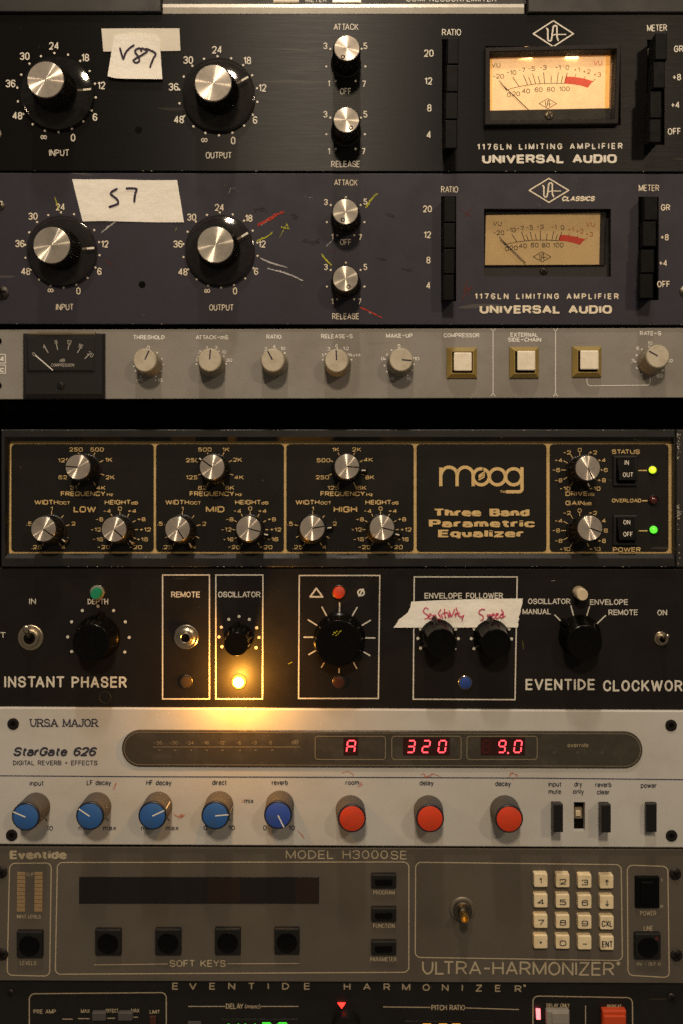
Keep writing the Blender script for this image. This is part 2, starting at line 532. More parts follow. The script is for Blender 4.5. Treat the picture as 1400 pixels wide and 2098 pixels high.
    # -- flat print
    def stroke(self, pts, w, d, closed=False, cap=0):
        """painted line: pts as drawing positions, w its width"""
        P = [Vector(W(x, y, d)[:2]) for x, y in pts]
        Q = [P[0]]
        for p in P[1:]:
            if (p - Q[-1]).length > 1e-4:
                Q.append(p)
        if closed and (Q[0] - Q[-1]).length < 1e-4:
            Q.pop()
        n = len(Q)
        if n < 2:
            return
        hw = w / 2
        m = []
        for i in range(n):
            a = Q[i] - Q[i - 1] if (closed or i > 0) else None
            b = Q[(i + 1) % n] - Q[i] if (closed or i < n - 1) else None
            if a is None:
                t = b.normalized(); nn = Vector((-t.y, t.x)); k = 1
            elif b is None:
                t = a.normalized(); nn = Vector((-t.y, t.x)); k = 1
            else:
                ta, tb = a.normalized(), b.normalized()
                na, nb = Vector((-ta.y, ta.x)), Vector((-tb.y, tb.x))
                nn = na + nb
                if nn.length < 1e-3:
                    nn = na
                nn.normalize()
                k = 1 / max(nn.dot(na), 0.3)
                if ta.dot(tb) < -0.15:
                    m.append((na * hw, nb * hw))
                    c = Q[i]
                    self.add([(c.x + hw * math.cos(0.4 + j * 0.7854), c.y + hw * math.sin(0.4 + j * 0.7854), d - 0.04) for j in range(8)], [tuple(range(8))])
                    continue
            m.append((nn * hw * k,) * 2)
        segs = n if closed else n - 1
        for i in range(segs):
            j = (i + 1) % n
            dd = d + 0.02 * (i % 9)
            mi, mj = m[i][1], m[j][0]
            self.add([(Q[i].x + mi.x, Q[i].y + mi.y, dd), (Q[i].x - mi.x, Q[i].y - mi.y, dd),
                      (Q[j].x - mj.x, Q[j].y - mj.y, dd), (Q[j].x + mj.x, Q[j].y + mj.y, dd)], [(0, 1, 2, 3)])
        if cap and not closed:
            for e, o in ((0, 1), (n - 1, n - 2)):
                t = (Q[e] - Q[o]).normalized()
                a0 = math.atan2(t.y, t.x)
                vs = [(Q[e].x + hw * math.cos(a0 + math.radians(a)), Q[e].y + hw * math.sin(a0 + math.radians(a)), d - 0.03)
                      for a in (-90, -45, 0, 45, 90)]
                self.add(vs, [(0, 1, 2, 3, 4)])


def fillet(pts, closed, R, seg=5):
    """pts rows (x, y, rounded)"""
    n = len(pts)
    out = []
    for i, (x, y, r) in enumerate(pts):
        if not r or (not closed and i in (0, n - 1)):
            out.append((x, y))
            continue
        p = Vector((x, y)); a = Vector(pts[i - 1][:2]); b = Vector(pts[(i + 1) % n][:2])
        la, lb = (a - p).length, (b - p).length
        if la < 1e-6 or lb < 1e-6:
            out.append((x, y)); continue
        ba = la * (0.5 if pts[i - 1][2] else 0.98)
        bb = lb * (0.5 if pts[(i + 1) % n][2] else 0.98)
        lo = min(ba, bb)
        ka, kb = (min(ba, 1.4 * lo), min(bb, 1.4 * lo)) if R >= 90 else (min(R, lo), min(R, lo))
        s = p + (a - p) / la * ka
        e = p + (b - p) / lb * kb
        for q in range(seg + 1):
            t = q / seg * math.pi / 2
            # quarter-ellipse between s and e with corner p
            u, v = 1 - math.sin(t), 1 - math.cos(t)
            out.append(tuple(p + (s - p) * u + (e - p) * v))
    return out


G = {}


def glyphs(txt):
    for line in txt.strip().split('\n'):
        c, w, rest = line.split(' ', 2)
        ss = []
        for s in rest.split('|'):
            s = s.strip()
            cl = s.startswith('*')
            pts = []
            for p in s.lstrip('*').split():
                r = p.endswith('~')
                x, y = p.rstrip('~').split(',')
                pts.append((float(x), float(y), r))
            ss.append((cl, pts))
        G[c] = (float(w), ss)


glyphs('''A 11 0,0 5.5,14 11,0|2,4.5 9,4.5
B 9.5 0,0 0,14 9,14~ 9,7.4~ 0,7.4|4,7.4 9.5,7.4~ 9.5,0~ 0,0
C 10 10,9.8 10,14~ 0,14~ 0,0~ 10,0~ 10,4.2
D 10 *0,0 0,14 10,14~ 10,0~
E 8.5 8.5,14 0,14 0,0 8.5,0|0,7.2 7.8,7.2
F 8 8,14 0,14 0,0|0,7 7,7
G 10.5 10,10 10,14~ 0,14~ 0,0~ 10.4,0~ 10.4,6.8 5.8,6.8
H 10 0,0 0,14|10,0 10,14|0,7.2 10,7.2
I 0 0,0 0,14
J 7 7,14 7,0~ 0,0~ 0,4
K 10 0,0 0,14|9.5,14 0,5.2|3.2,8.2 10,0
L 8 0,14 0,0 8,0
M 12.5 0,0 0,14 6.25,1 12.5,14 12.5,0
N 10 0,0 0,14 10,0 10,14
O 10.8 *0,0~ 0,14~ 10.8,14~ 10.8,0~
P 9.5 0,0 0,14 9.5,14~ 9.5,6.4~ 0,6.4
Q 10.8 *0,0~ 0,14~ 10.8,14~ 10.8,0~|6,4 10.8,-.6
R 9.8 0,0 0,14 9.5,14~ 9.5,6.6~ 0,6.6|5,6.6 9.8,0
S 9.5 9.2,10.2 9.2,14~ 0,14~ 0,7.2~ 9.5,7.2~ 9.5,0~ 0,0~ 0,3.8
T 9.5 0,14 9.5,14|4.75,14 4.75,0
U 10 0,14 0,0~ 10,0~ 10,14
V 11 0,14 5.5,0 11,14
W 16 0,14 4,0 8,13 12,0 16,14
X 10 0,0 10,14|0,14 10,0
Y 10 0,14 5,6.5 10,14|5,6.5 5,0
Z 9.5 0,14 9.5,14 0,0 9.5,0
0 9 *0,0~ 0,14~ 9,14~ 9,0~
1 4 0,10.8 4,14 4,0
2 9 0,10.5 0,14~ 9,14~ 9,7.6~ 0,0 9,0
3 9 0,11 0,14~ 9,14~ 9,7.3~ 3,7.3|3,7.3 9,7.3~ 9,0~ 0,0~ 0,3
4 9.5 7,0 7,14 0,4 9.5,4
5 9 8.6,14 0.8,14 0.4,8.6 9,8.6~ 9,0~ 0,0~ 0,3
6 9 9,11 9,14~ 0,14~ 0,0~ 9,0~ 9,8.2~ 0,8.2
7 9 0,14 9,14 3.5,0
8 9 *0.5,7.4~ 0.5,14~ 8.5,14~ 8.5,7.4~|*0,0~ 0,7.4~ 9,7.4~ 9,0~
9 9 0,3 0,0~ 9,0~ 9,14~ 0,14~ 0,5.8~ 9,5.8
a 8 0.5,7.6 0.5,10~ 8,10~ 8,0|8,5.7 0,5.7~ 0,0~ 8,0~ 8,3
b 8 0,0 0,14|*0,0~ 0,10~ 8,10~ 8,0~
c 8 8,7 8,10~ 0,10~ 0,0~ 8,0~ 8,3
d 8 8,0 8,14|*0,0~ 0,10~ 8,10~ 8,0~
e 8 0,5.2 8,5.2 8,10~ 0,10~ 0,0~ 8,0~ 8,2.4
f 5 5,14 2,14~ 2,0|0,10 5,10
g 8 8,10 8,-4~ 0,-4~ 0,-2|*0,0~ 0,10~ 8,10~ 8,0~
h 7.6 0,0 0,14|0,5 0,10~ 7.6,10~ 7.6,0
i 0 0,0 0,10|0,12.4 0,14
j 3 3,10 3,-4~ 0,-4|3,12.4 3,14
k 7.5 0,0 0,14|7,10 0,3.4|2.4,5.6 7.5,0
l 0 0,0 0,14
m 12.5 0,0 0,10|0,5 0,10~ 6.2,10~ 6.2,0|6.2,5 6.2,10~ 12.5,10~ 12.5,0
n 7.6 0,0 0,10|0,5 0,10~ 7.6,10~ 7.6,0
o 8 *0,0~ 0,10~ 8,10~ 8,0~
p 8 0,-4 0,10|*0,0~ 0,10~ 8,10~ 8,0~
q 8 8,-4 8,10|*0,0~ 0,10~ 8,10~ 8,0~
r 4.6 0,0 0,10|0,5 0,10~ 4.6,10
s 7.4 7.2,7.6 7.2,10~ 0,10~ 0,5.2~ 7.4,5.2~ 7.4,0~ 0,0~ 0,2.6
t 5 2,13.4 2,0~ 5,0|0,10 5,10
u 7.6 0,10 0,0~ 7.6,0~ 7.6,5|7.6,10 7.6,0
v 8 0,10 4,0 8,10
w 12 0,10 3,0 6,9 9,0 12,10
x 7.6 0,0 7.6,10|0,10 7.6,0
y 8 0,10 4,0|8,10 4,0 3,-4 0.8,-4
z 7.5 0,10 7.5,10 0,0 7.5,0
+ 8 4,3 4,11|0,7 8,7
- 6 0,6.6 6,6.6
_ 10 0,7 10,7
. 0 0,0 0,2
' 0 0,12 0,14
, 1 1,2 0,-2
/ 6 0,0 6,14
∞ 19 *0,1~ 0,13~ 9,13~ 9,1~|*10,1~ 10,13~ 19,13~ 19,1~
• 3 0,6.8 3,6.8
↑ 7 3.5,0 3.5,14|0,9.5 3.5,14 7,9.5
↓ 7 3.5,0 3.5,14|0,4.5 3.5,0 7,4.5
Ø 9.5 *0,0~ 0,14~ 9.5,14~ 9.5,0~|1,-2 8.5,16
△ 15 *0,0 7.5,14 15,0
® 6 *0,8~ 0,14~ 6,14~ 6,8~|2.2,9.3 2.2,12.7 4,12.7~ 4,11~ 2.2,11|3,11 4.2,9.3
| 0 0,-2 0,16
( 3 3,16 0,11~ 0,3~ 3,-2
) 3 0,16 3,11~ 3,3~ 0,-2''')


KERN = {'LT', 'LY', 'LV', 'AT', 'TA', 'AV', 'VA', 'TJ', 'RT', 'RV', 'LW', 'PA', 'AY'}


def text(mb, s, x0, x1, yc, h, d, wt=2.0, R=99, gap=4.5, slant=0.0, cap=0, serif=False, cw=None, rot=0.0, fat=0.0):
    """single-stroke lettering. x0..x1 the extent (x1 None: centred on x0, with cw the width factor);
    yc the middle of the capitals, h their height; wt stroke width in 1/14 of the height"""
    u = h / 14.0
    wt = wt * 1.17
    adv = []
    for c in s:
        adv.append(5.5 if c == ' ' else G[c][0])
    nat = sum(adv) + gap * (len(s) - 1) - 3.2 * sum((a + b) in KERN for a, b in zip(s, s[1:]))
    sw = wt * u
    if x1 is None:
        sx = u * (cw or 1.0)
        tot = nat * sx
        X = x0 - tot / 2
    else:
        tot = x1 - x0 - sw - 2 * fat
        sx = tot / max(nat, 0.1)
        X = x0 + sw / 2 + fat
    cx = X + tot / 2
    ca, sa = math.cos(math.radians(rot)), math.sin(math.radians(rot))
    hs = h - sw
    prev = ''
    for c, a in zip(s, adv):
        if (prev + c) in KERN:
            X -= 3.2 * sx
        if c != ' ':
            for cl, pts in G[c][1]:
                P = [(X + (x + slant * y / (sx / u) * 1.0) * sx, yc + h / 2 - sw / 2 - y * hs / 14.0, r) for x, y, r in pts]
                P = fillet(P, cl, R * u if R < 90 else 99)
                if rot:
                    P = [(cx + (x - cx) * ca + (y - yc) * sa, yc - (x - cx) * sa + (y - yc) * ca) for x, y in P]
                for q, fo in enumerate((0,) if not fat else (-fat, -fat / 3, fat / 3, fat)):
                    mb.stroke([(x + fo, y) for x, y in P], sw, d + 0.08 * random.random() + 0.23 * q, cl, cap)
                if serif and not cl:
                    for e, q in ((0, 1), (-1, -2)):
                        x, y, _ = pts[e]
                        if y in (0, 14) and pts[q][1] != y:
                            px, py = X + x * sx, yc + h / 2 - sw / 2 - y * hs / 14.0
                            mb.stroke([(px - 2.6 * u, py), (px + 2.6 * u, py)], sw * 0.75, d + 0.12)
        X += (a + gap) * sx
        prev = c


def rrect(x0, y0, x1, y1, r, seg=5):
    return fillet([(x0, y1, 1), (x1, y1, 1), (x1, y0, 1), (x0, y0, 1)], True, r, seg)


class Unit:
    def __init__(self, name, label, cat, px, py, d, group=None):
        self.o = bpy.data.objects.new(name, None)
        COL.objects.link(self.o)
        self.o.empty_display_size = 0.02
        w = W(px, py, d)
        self.o.location = (w[0] * S, -w[2] * S, w[1] * S)
        ORIGIN[self.o] = w
        self.o['label'] = label
        self.o['category'] = cat
        if group:
            self.o['group'] = group
        self.d = d
        self.t = d + 0.45        # print depth

    def print(self, s, x0, x1, yc, h, mat, name='lettering', d=None, parent=None, **k):
        mb = MB()
        text(mb, s, x0, x1, yc, h, self.t if d is None else d, **k)
        return mb.build(name, mat, parent or self.o, smooth=0)

    def lines(self, strokes, mat, w=2.0, name='line_print', d=None, cap=0, parent=None):
        mb = MB()
        for s in strokes:
            cl = s[0] == 'c'
            mb.stroke(s[1:] if cl else s, w, (self.t if d is None else d), cl, cap)
        return mb.build(name, mat, parent or self.o, smooth=0)


def screw(U, px, py, r, d, mat='screw_black', kind='cross', name='screw', rot=30):
    cx, cz, _ = W(px, py, d)
    mb = MB()
    if kind == 'socket':
        mb.lathe((cx, cz), (cx, cz), d - 2, 4, [(r, d - 2, 0), (r, d + 1.5, 0), (r - 1.5, d + 2, 0), (r * .46, d + 2, 0), (r * .44, d + 0.4, 0)], 24)
    else:
        mb.lathe((cx, cz), (cx, cz), d, 5, [(r, d, 0), (r * .98, d + 1.5, 0), (r * .75, d + 3.4, 0), (r * .3, d + 4.2, 0)], 24)
    o = mb.build(name, mat, U.o if isinstance(U, Unit) else U)
    if kind == 'socket':
        h = MB()
        h.lathe((cx, cz), (cx, cz), d, 5, [(r * .45, d + .5, 0), (r * .44, d + .8, 0)], 6)
        h.build('hex_socket', 'void', o, smooth=0)
    if kind != 'socket':
        c = MB()
        for q in ((0, 90) if kind == 'cross' else (0,)):
            a = math.radians(rot + q)
            ux, uz = math.cos(a), math.sin(a)
            L, T = r * .62, r * .13
            pts = [(cx + ux * L * i - uz * T * j, cz + uz * L * i + ux * T * j) for i, j in ((-1, -1), (1, -1), (1, 1), (-1, 1))]
            c.loft([[(x, z, d + 3.6) for x, z in pts], [(x, z, d + 4.5 + q * .002) for x, z in pts]])
        c.build('screw_slot', 'void', o, smooth=0)
    return o


def axis(base, tip, d0, h):
    a = W(base[0], base[1], d0)
    b = W(tip[0], tip[1], d0 + h)
    return a[:2], b[:2]


def at_axis(a, b, d0, h, d):
    t = (d - d0) / h
    return (a[0] + (b[0] - a[0]) * t, a[1] + (b[1] - a[1]) * t)


def cap_disc(parent, a, b, d0, h, r, mat, thick=2.0, name='knob_cap', n=48):
    c = at_axis(a, b, d0, h, d0 + h)
    mb = MB()
    mb.lathe(c, c, d0 + h, 10, [(r, d0 + h - 0.5, 0), (r, d0 + h + thick - 0.7, 0), (r - 0.7, d0 + h + thick, 0)], n)
    return mb.build(name, mat, parent, smooth=25), c, d0 + h + thick


def on_face(mb, c, d, pts, w, cap=0):
    """line on a knob face; pts relative to its centre c, y up"""
    k = (DIST - d) / DIST
    mb.stroke([((c[0] + x) / k + FX, FY - (c[1] + y) / k) for x, y in pts], w, d, False, cap)


# ================================================================== the rack itself
def structure(mb, name, mat):
    o = mb.build(name, mat, None)
    o['kind'] = 'structure'
    return o


mb = MB()
mb.slab(-700, -500, 2100, 2700, -240, -230)
structure(mb, 'rack_interior', 'void')
for x0, x1 in ((-260, -62), (1466, 1660)):
    mb = MB()
    mb.slab(x0, -400, x1, 2600, -40, -7, bev=2)
    structure(mb, 'rack_rail', 'rail_edge')
# the front edge of the case beside the equalizer (painted metal, chipped)
rb = MB()
rb.slab(1386, 880, 1466, 1163, -30, 1, bev=2.5)
o = rb.build('rail_strip', 'rail_edge', None)
o['label'] = 'chipped black metal strip at the right end of the gold lettered equalizer'
o['category'] = 'metal strip'
ch = MB()
for k in range(70):
    x = 1387 + abs(random.gauss(0, 3.2)); y = random.choice([random.uniform(885, 940), random.uniform(1030, 1160), random.uniform(1030, 1065)])
    w_, h_ = random.uniform(.6, 2.4), random.uniform(.8, 4)
    ch.poly([(x, y), (x + w_, y + h_ * .2), (x + w_ * .8, y + h_), (x - w_ * .2, y + h_ * .7)], 0.9, 1.1 + random.random() * .2)
ch.build('paint_chips', 'chip', o, smooth=0, kind='stuff')


# ================================================================== shared builders
def dots(mb, pts, r, d):
    for x, y in pts:
        mb.disc(x, y, r, d)


def edge_chips(U, x0, x1, y, d, n, slope=0.0, mat='chip'):
    mb = MB()
    for k in range(n):
        x = random.uniform(x0, x1)
        w_, h_ = random.uniform(.8, 5), random.uniform(.5, 1.3)
        yy = y + slope * (x - 700)
        mb.poly([(x, yy), (x + w_, yy + h_ * .1), (x + w_ * .8, yy + h_), (x + w_ * .2, yy + h_ * .8)], d - .1, d + .12)
    mb.build('edge_chips', mat, U.o, smooth=0, kind='stuff')


def round_knob_skirted(U, base, tip, rcap, rbody, rskirt, h, skirt_c, ang, r0, cap='cap', ring=False):
    """knurled black knob on a smoky see-through skirt with a white pointer line"""
    d0 = U.d
    a, b = axis(base, tip, d0, h)
    mb = MB()
    mb.lathe(a, b, d0, h, [(rbody * 1.02, d0 + 1, 0), (rbody * 1.04, d0 + 9, 1), (rbody, d0 + 14, 1), (rcap + 3.4, d0 + h - 5, 1), (rcap + 2.6, d0 + h - 1.5, 1), (rcap + 1.2, d0 + h, 0)], 88, 0.055)
    k = mb.build('knob', 'knob_black', U.o, smooth=20)
    cap_disc(k, a, b, d0, h, rcap, cap, 1.6)
    c = W(skirt_c[0], skirt_c[1], d0 + 9)
    sk = MB()
    sk.lathe(c, c, d0, 10, [(rskirt - 3, d0 + 6.4, 0), (rskirt, d0 + 7.2, 0), (rskirt, d0 + 8.6, 0), (rskirt - 2.5, d0 + 9.6, 0), (rbody * .7, d0 + 11.5, 0)], 72, cap=True)
    sk.build('knob_skirt', 'skirt', k, smooth=35)
    pm = MB()
    ca, sa = math.cos(math.radians(ang)), math.sin(math.radians(ang))
    on_face(pm, c, d0 + 10.4, [(ca * r0, sa * r0), (ca * (rskirt - 4), sa * (rskirt - 4))], 4.0)
    pm.build('pointer_line', 'white_text', k, smooth=0)
    return k


def knurled_small(U, base, tip, rcap, rbody, h, ring_at, cap='cap'):
    d0 = U.d
    a, b = axis(base, tip, d0, h)
    mb = MB()
    mb.lathe(a, b, d0, h, [(rbody + 3, d0 + .8, 0), (rbody + 3, d0 + 5, 0), (rbody + 1.0, d0 + 7, 1), (rbody, d0 + 10, 1), (rcap + 3.2, d0 + h - 5, 1), (rcap + 2.2, d0 + h - 1.5, 1), (rcap + .8, d0 + h, 0)], 72, 0.06)
    k = mb.build('knob', 'knob_black', U.o, smooth=20)
    o, c, dd = cap_disc(k, a, b, d0, h, rcap, cap, 1.6)
    r = MB()
    n = 16
    pts = [(c[0] + ring_at[0] + 3.4 * math.cos(2 * math.pi * i / n), c[1] + ring_at[1] + 3.4 * math.sin(2 * math.pi * i / n)) for i in range(n)]
    k_ = (DIST - dd) / DIST
    r.stroke([(x / k_ + FX, FY - z / k_) for x, z in pts], 1.9, dd + .1, True)
    r.build('pointer_ring', 'void', k, smooth=0)
    return k


def block_button(U, base, face, h, mat='black_plastic', d0=None, name='push_button', bev=1.6, label=None, rad=0):
    """rectangular push button; base and face are (x0, y0, x1, y1)"""
    d0 = U.d if d0 is None else d0
    fx, fy = W((face[0] + face[2]) / 2, (face[1] + face[3]) / 2, d0 + h)[:2]
    bx, by = W((base[0] + base[2]) / 2, (base[1] + base[3]) / 2, d0)[:2]
    mb = MB()
    mb.box(*face, d0 - 3, d0 + h, bev=bev, dx=fx - bx, dy=fy - by, rad=rad)
    return mb.build(name, mat, U.o, smooth=40, label=label)


def ua_logo(mb, cx, cy, hw, hh, d, w):
    mb.stroke([(cx - hw, cy), (cx, cy - hh), (cx + hw, cy), (cx, cy + hh)], w, d, True)
    s = hh / 27.0
    P = lambda pts: [(cx + x * s, cy + y * s) for x, y in pts]
    u = fillet([(-15, -11, 0), (-11.5, -11, 1), (-11.5, 14, 1), (-4.5, 16, 1), (-1.5, -5, 1), (0, -17, 1), (7.5, -17, 1), (7.5, 10, 1), (11, 15, 0)], False, 8, 5)
    mb.stroke(P(u), w * 1.15, d + .1)
    mb.stroke(P([(-4, 5), (2, 2), (8, 1.5), (27, 1.5)]), w * .75, d + .25)


def rot_rect(cx, cy, w, h, ang):
    a = math.radians(ang)
    return [(cx + x * math.cos(a) + y * math.sin(a), cy - x * math.sin(a) + y * math.cos(a)) for x, y in ((-w / 2, -h / 2), (w / 2, -h / 2), (w / 2, h / 2), (-w / 2, h / 2))]


def crayon(U, pts, w, mat, name='crayon_mark', n=3, jit=1.2, label=None):
    """wax pencil stroke: a few ragged overlapping hatches along a path"""
    mb = MB()
    for k in range(n):
        off = (random.uniform(-jit, jit), random.uniform(-jit, jit))
        for i in range(len(pts) - 1):
            (xa, ya), (xb, yb) = pts[i], pts[i + 1]
            L = max(math.hypot(xb - xa, yb - ya), 1e-3)
            m_ = max(2, int(L / 2.2))
            for q in range(m_):
                if random.random() < .24:
                    continue
                t0, t1 = q / m_, (q + random.uniform(.9, 1.7)) / m_
                jx, jy = random.uniform(-.55, .55) * jit, random.uniform(-.55, .55) * jit
                f = .35 + .65 * math.sin(math.pi * min(1, max(0, (i + q / m_) / (len(pts) - 1))) * .9 + .25)
                mb.stroke([(xa + (xb - xa) * t0 + off[0] + jx, ya + (yb - ya) * t0 + off[1] + jy), (xa + (xb - xa) * t1 + off[0] + jx * .5, ya + (yb - ya) * t1 + off[1] + jy * .5)],
                          w * .62 * f * random.uniform(.35, 1.0), U.t + .12 * k + .01 * (q % 9))
    return mb.build(name, mat, U.o, smooth=0, label=label)


# ================================================================== top unit, only its lower edge in the frame
T = Unit('rack_compressor', 'black rack unit at the very top with a bright metal strip along its lower edge', 'audio unit', 700, 20, 0)
mb = MB(); mb.slab(-80, -150, 331, 25, -30, 12, bev=3); mb.build('side_block', 'top_black', T.o)
mb = MB(); mb.slab(1081, -150, 1480, 26, -30, 12, bev=3); mb.build('side_block', 'top_black', T.o)
mb = MB(); mb.slab(331, -150, 1081, 9, -30, -4, bev=1); mb.build('faceplate', 'top_black', T.o)
mb = MB()
prof = [(28, -6), (28, 4), (15, 9), (9, 5), (8, -6)]
mb.loft([[W(x, y, d) for y, d in prof] for x in (334, 1074)], cap0=True)
mb.build('trim_strip', 'brushed_silver', T.o, smooth=0)
mb = MB(); mb.box(560, -30, 613, 4, -4, 5, bev=1.2); mb.build('push_button', 'ivory', T.o)
mb = MB(); mb.box(681, -30, 741, 5, -4, 5, bev=1.2); mb.build('push_button', 'brushed_silver', T.o)
T.t = -3.5
T.print('METER', 626, 670, 0, 9, 'grey_text')
T.print('COMPRESSOR/LIMITER', 832, 1018, -2, 11, 'grey_text')

# ================================================================== the two limiting amplifiers
DOT = lambda c, r, a0, n=18, step=20: [(c[0] + r * math.cos(math.radians(a0 + step * k)), c[1] - r * math.sin(math.radians(a0 + step * k))) for k in range(n)]
K = dict(wt=1.5, gap=4.0)


def dial_numbers(U, rows, h, mat, dotset, rdot, cw=.72):
    mb = MB()
    dots(mb, dotset, rdot, U.t)
    for s, x, y in rows:
        text(mb, s, x, None, y, h * (.62 if s == '∞' else 1), U.t, cw=cw * (1.2 if s == '∞' else 1), wt=(2.2 if s == '∞' else 1.75), gap=4.2)
    return mb.build('dial_scale', mat, U.o, smooth=0)


A = Unit('limiting_amplifier', 'black brushed metal amplifier with a glowing amber needle meter, above the slate one', 'audio unit', 700, 353, 5)
mb = MB()
holes = [(994, 94, 1272, 256), (906, 80, 936, 303), (1326, 80, 1362, 296)]
mb.slab(-60, 28, 1470, 351, -4, A.d, holes=holes, bev=1.4, slope=0.0015)
mb.build('faceplate', 'black_brushed', A.o, smooth=25)
edge_chips(A, 0, 1400, 350.0, A.d - .3, 14, .0015)
round_knob_skirted(A, (117, 190), (94, 163.5), 35.5, 44, 74, 64, (117, 190), 6, 42)
round_knob_skirted(A, (447, 194), (437, 170.5), 35.5, 44, 74, 64, (448, 193), 30, 38)
screw(A, -9, 275, 13, A.d, 'dark_metal')
for x, y in ((284, 266),):
    mb = MB(); mb.disc(x, y, 7.2, A.d + .3); mb.build('screw_hole', 'void', A.o, smooth=0)
dial_numbers(A, [('24', 111, 94), ('30', 51, 115), ('18', 175, 118), ('36', 22, 171), ('12', 208, 175), ('48', 36, 237), ('6', 195, 240), ('∞', 90, 281), ('0', 150, 282)], 15.5, 'white_text', DOT((116, 189.5), 81, 93), 2.3)
dial_numbers(A, [('24', 445, 102), ('30', 386, 123), ('18', 507, 124), ('36', 356, 178), ('12', 538, 180), ('48', 367, 245), ('6', 523, 246), ('∞', 419, 287), ('0', 478, 288)], 15.5, 'white_text', DOT((447.5, 196), 81, 91), 2.3)
A.print('INPUT', 101, 142, 313, 13.5, 'white_text', **K)
A.print('OUTPUT', 422, 475, 318, 13.5, 'white_text', **K)
A.print('ATTACK', 684, 735, 55, 13, 'white_text', **K)
A.print('OFF', 697, 720, 187, 13, 'white_text', **K)
A.print('RELEASE', 679, 738, 336, 13, 'white_text', **K)
knurled_small(A, (709, 131), (711, 99), 24.6, 28, 66, (-8, -17.5))
knurled_small(A, (709, 271), (710, 246), 24.6, 28, 66, (9, -15.5))
dial_numbers(A, [('3', 667, 94), ('5', 749, 94), ('1', 674, 171), ('7', 746, 172)], 13.5, 'white_text', [(677, 100), (741, 100), (669, 136), (749, 136), (688, 166), (729, 166)], 2.2)
dial_numbers(A, [('3', 667, 234), ('5', 749, 234), ('1', 674, 310), ('7', 745, 310)], 13.5, 'white_text', [(677, 241), (740, 241), (669, 275), (748, 275), (688, 305), (729, 305)], 2.2)
A.print('RATIO', 906, 945, 66, 13.5, 'white_text', **K)
for s, x, y in (('20', 879, 109), ('12', 878, 166), ('8', 880, 221), ('4', 879, 276)):
    A.print(s, x, None, y, 15, 'white_text', cw=.72, wt=1.75)
A.print('METER', 1326, 1367, 57, 13.5, 'white_text', rot=2, **K)
for s, x, y in (('GR', 1391, 100), ('+8', 1387, 158), ('+4', 1384, 215), ('OFF', 1382, 269)):
    A.print(s, x, None, y, 13.5, 'white_text', cw=.74, wt=1.8, rot=2)
for (x0, y0, x1, y1), bx, by in (((917, 78, 940, 131), 910, 93), ((915, 133, 939, 188), 909, 146), ((913, 190, 938, 244), 908, 200), ((912, 246, 937, 304), 906, 252)):
    block_button(A, (bx, by, bx + (x1 - x0), by + (y1 - y0)), (x0, y0, x1, y1), 52, name='ratio_button')
for (x0, y0, x1, y1), bx, by in (((1343, 68, 1367, 122), 1328, 92), ((1339, 126, 1363, 180), 1327, 142), ((1332, 187, 1356, 242), 1322, 197), ((1331, 244, 1355, 292), 1320, 251)):
    block_button(A, (bx, by, bx + (x1 - x0), by + (y1 - y0)), (x0, y0, x1, y1), 55, name='meter_button')
for x, y0, y1 in ((912.5, 105, 133), (911.5, 165, 186), (1330.5, 98, 122)):
    mb = MB(); mb.poly([(x - 1.5, y0), (x + 1.4, y0 + 3), (x + 1.6, y1 - 4), (x - .6, y1)], A.d - 2, A.d + 4)
    mb.build('button_shaft', 'chip', A.o, smooth=0)
mb = MB(); ua_logo(mb, 1134, 69, 41, 26.5, A.t, 2.7); mb.build('diamond_emblem', 'white_text', A.o, smooth=0)
A.print('1176LN LIMITING AMPLIFIER', 978, 1276, 300, 12.5, 'white_text', wt=2.3, gap=9.5, rot=.4)
A.print('UNIVERSAL AUDIO', 988, 1264, 325.5, 18, 'white_text', wt=2.7, R=4.0, gap=5.2, fat=.65, rot=.2)


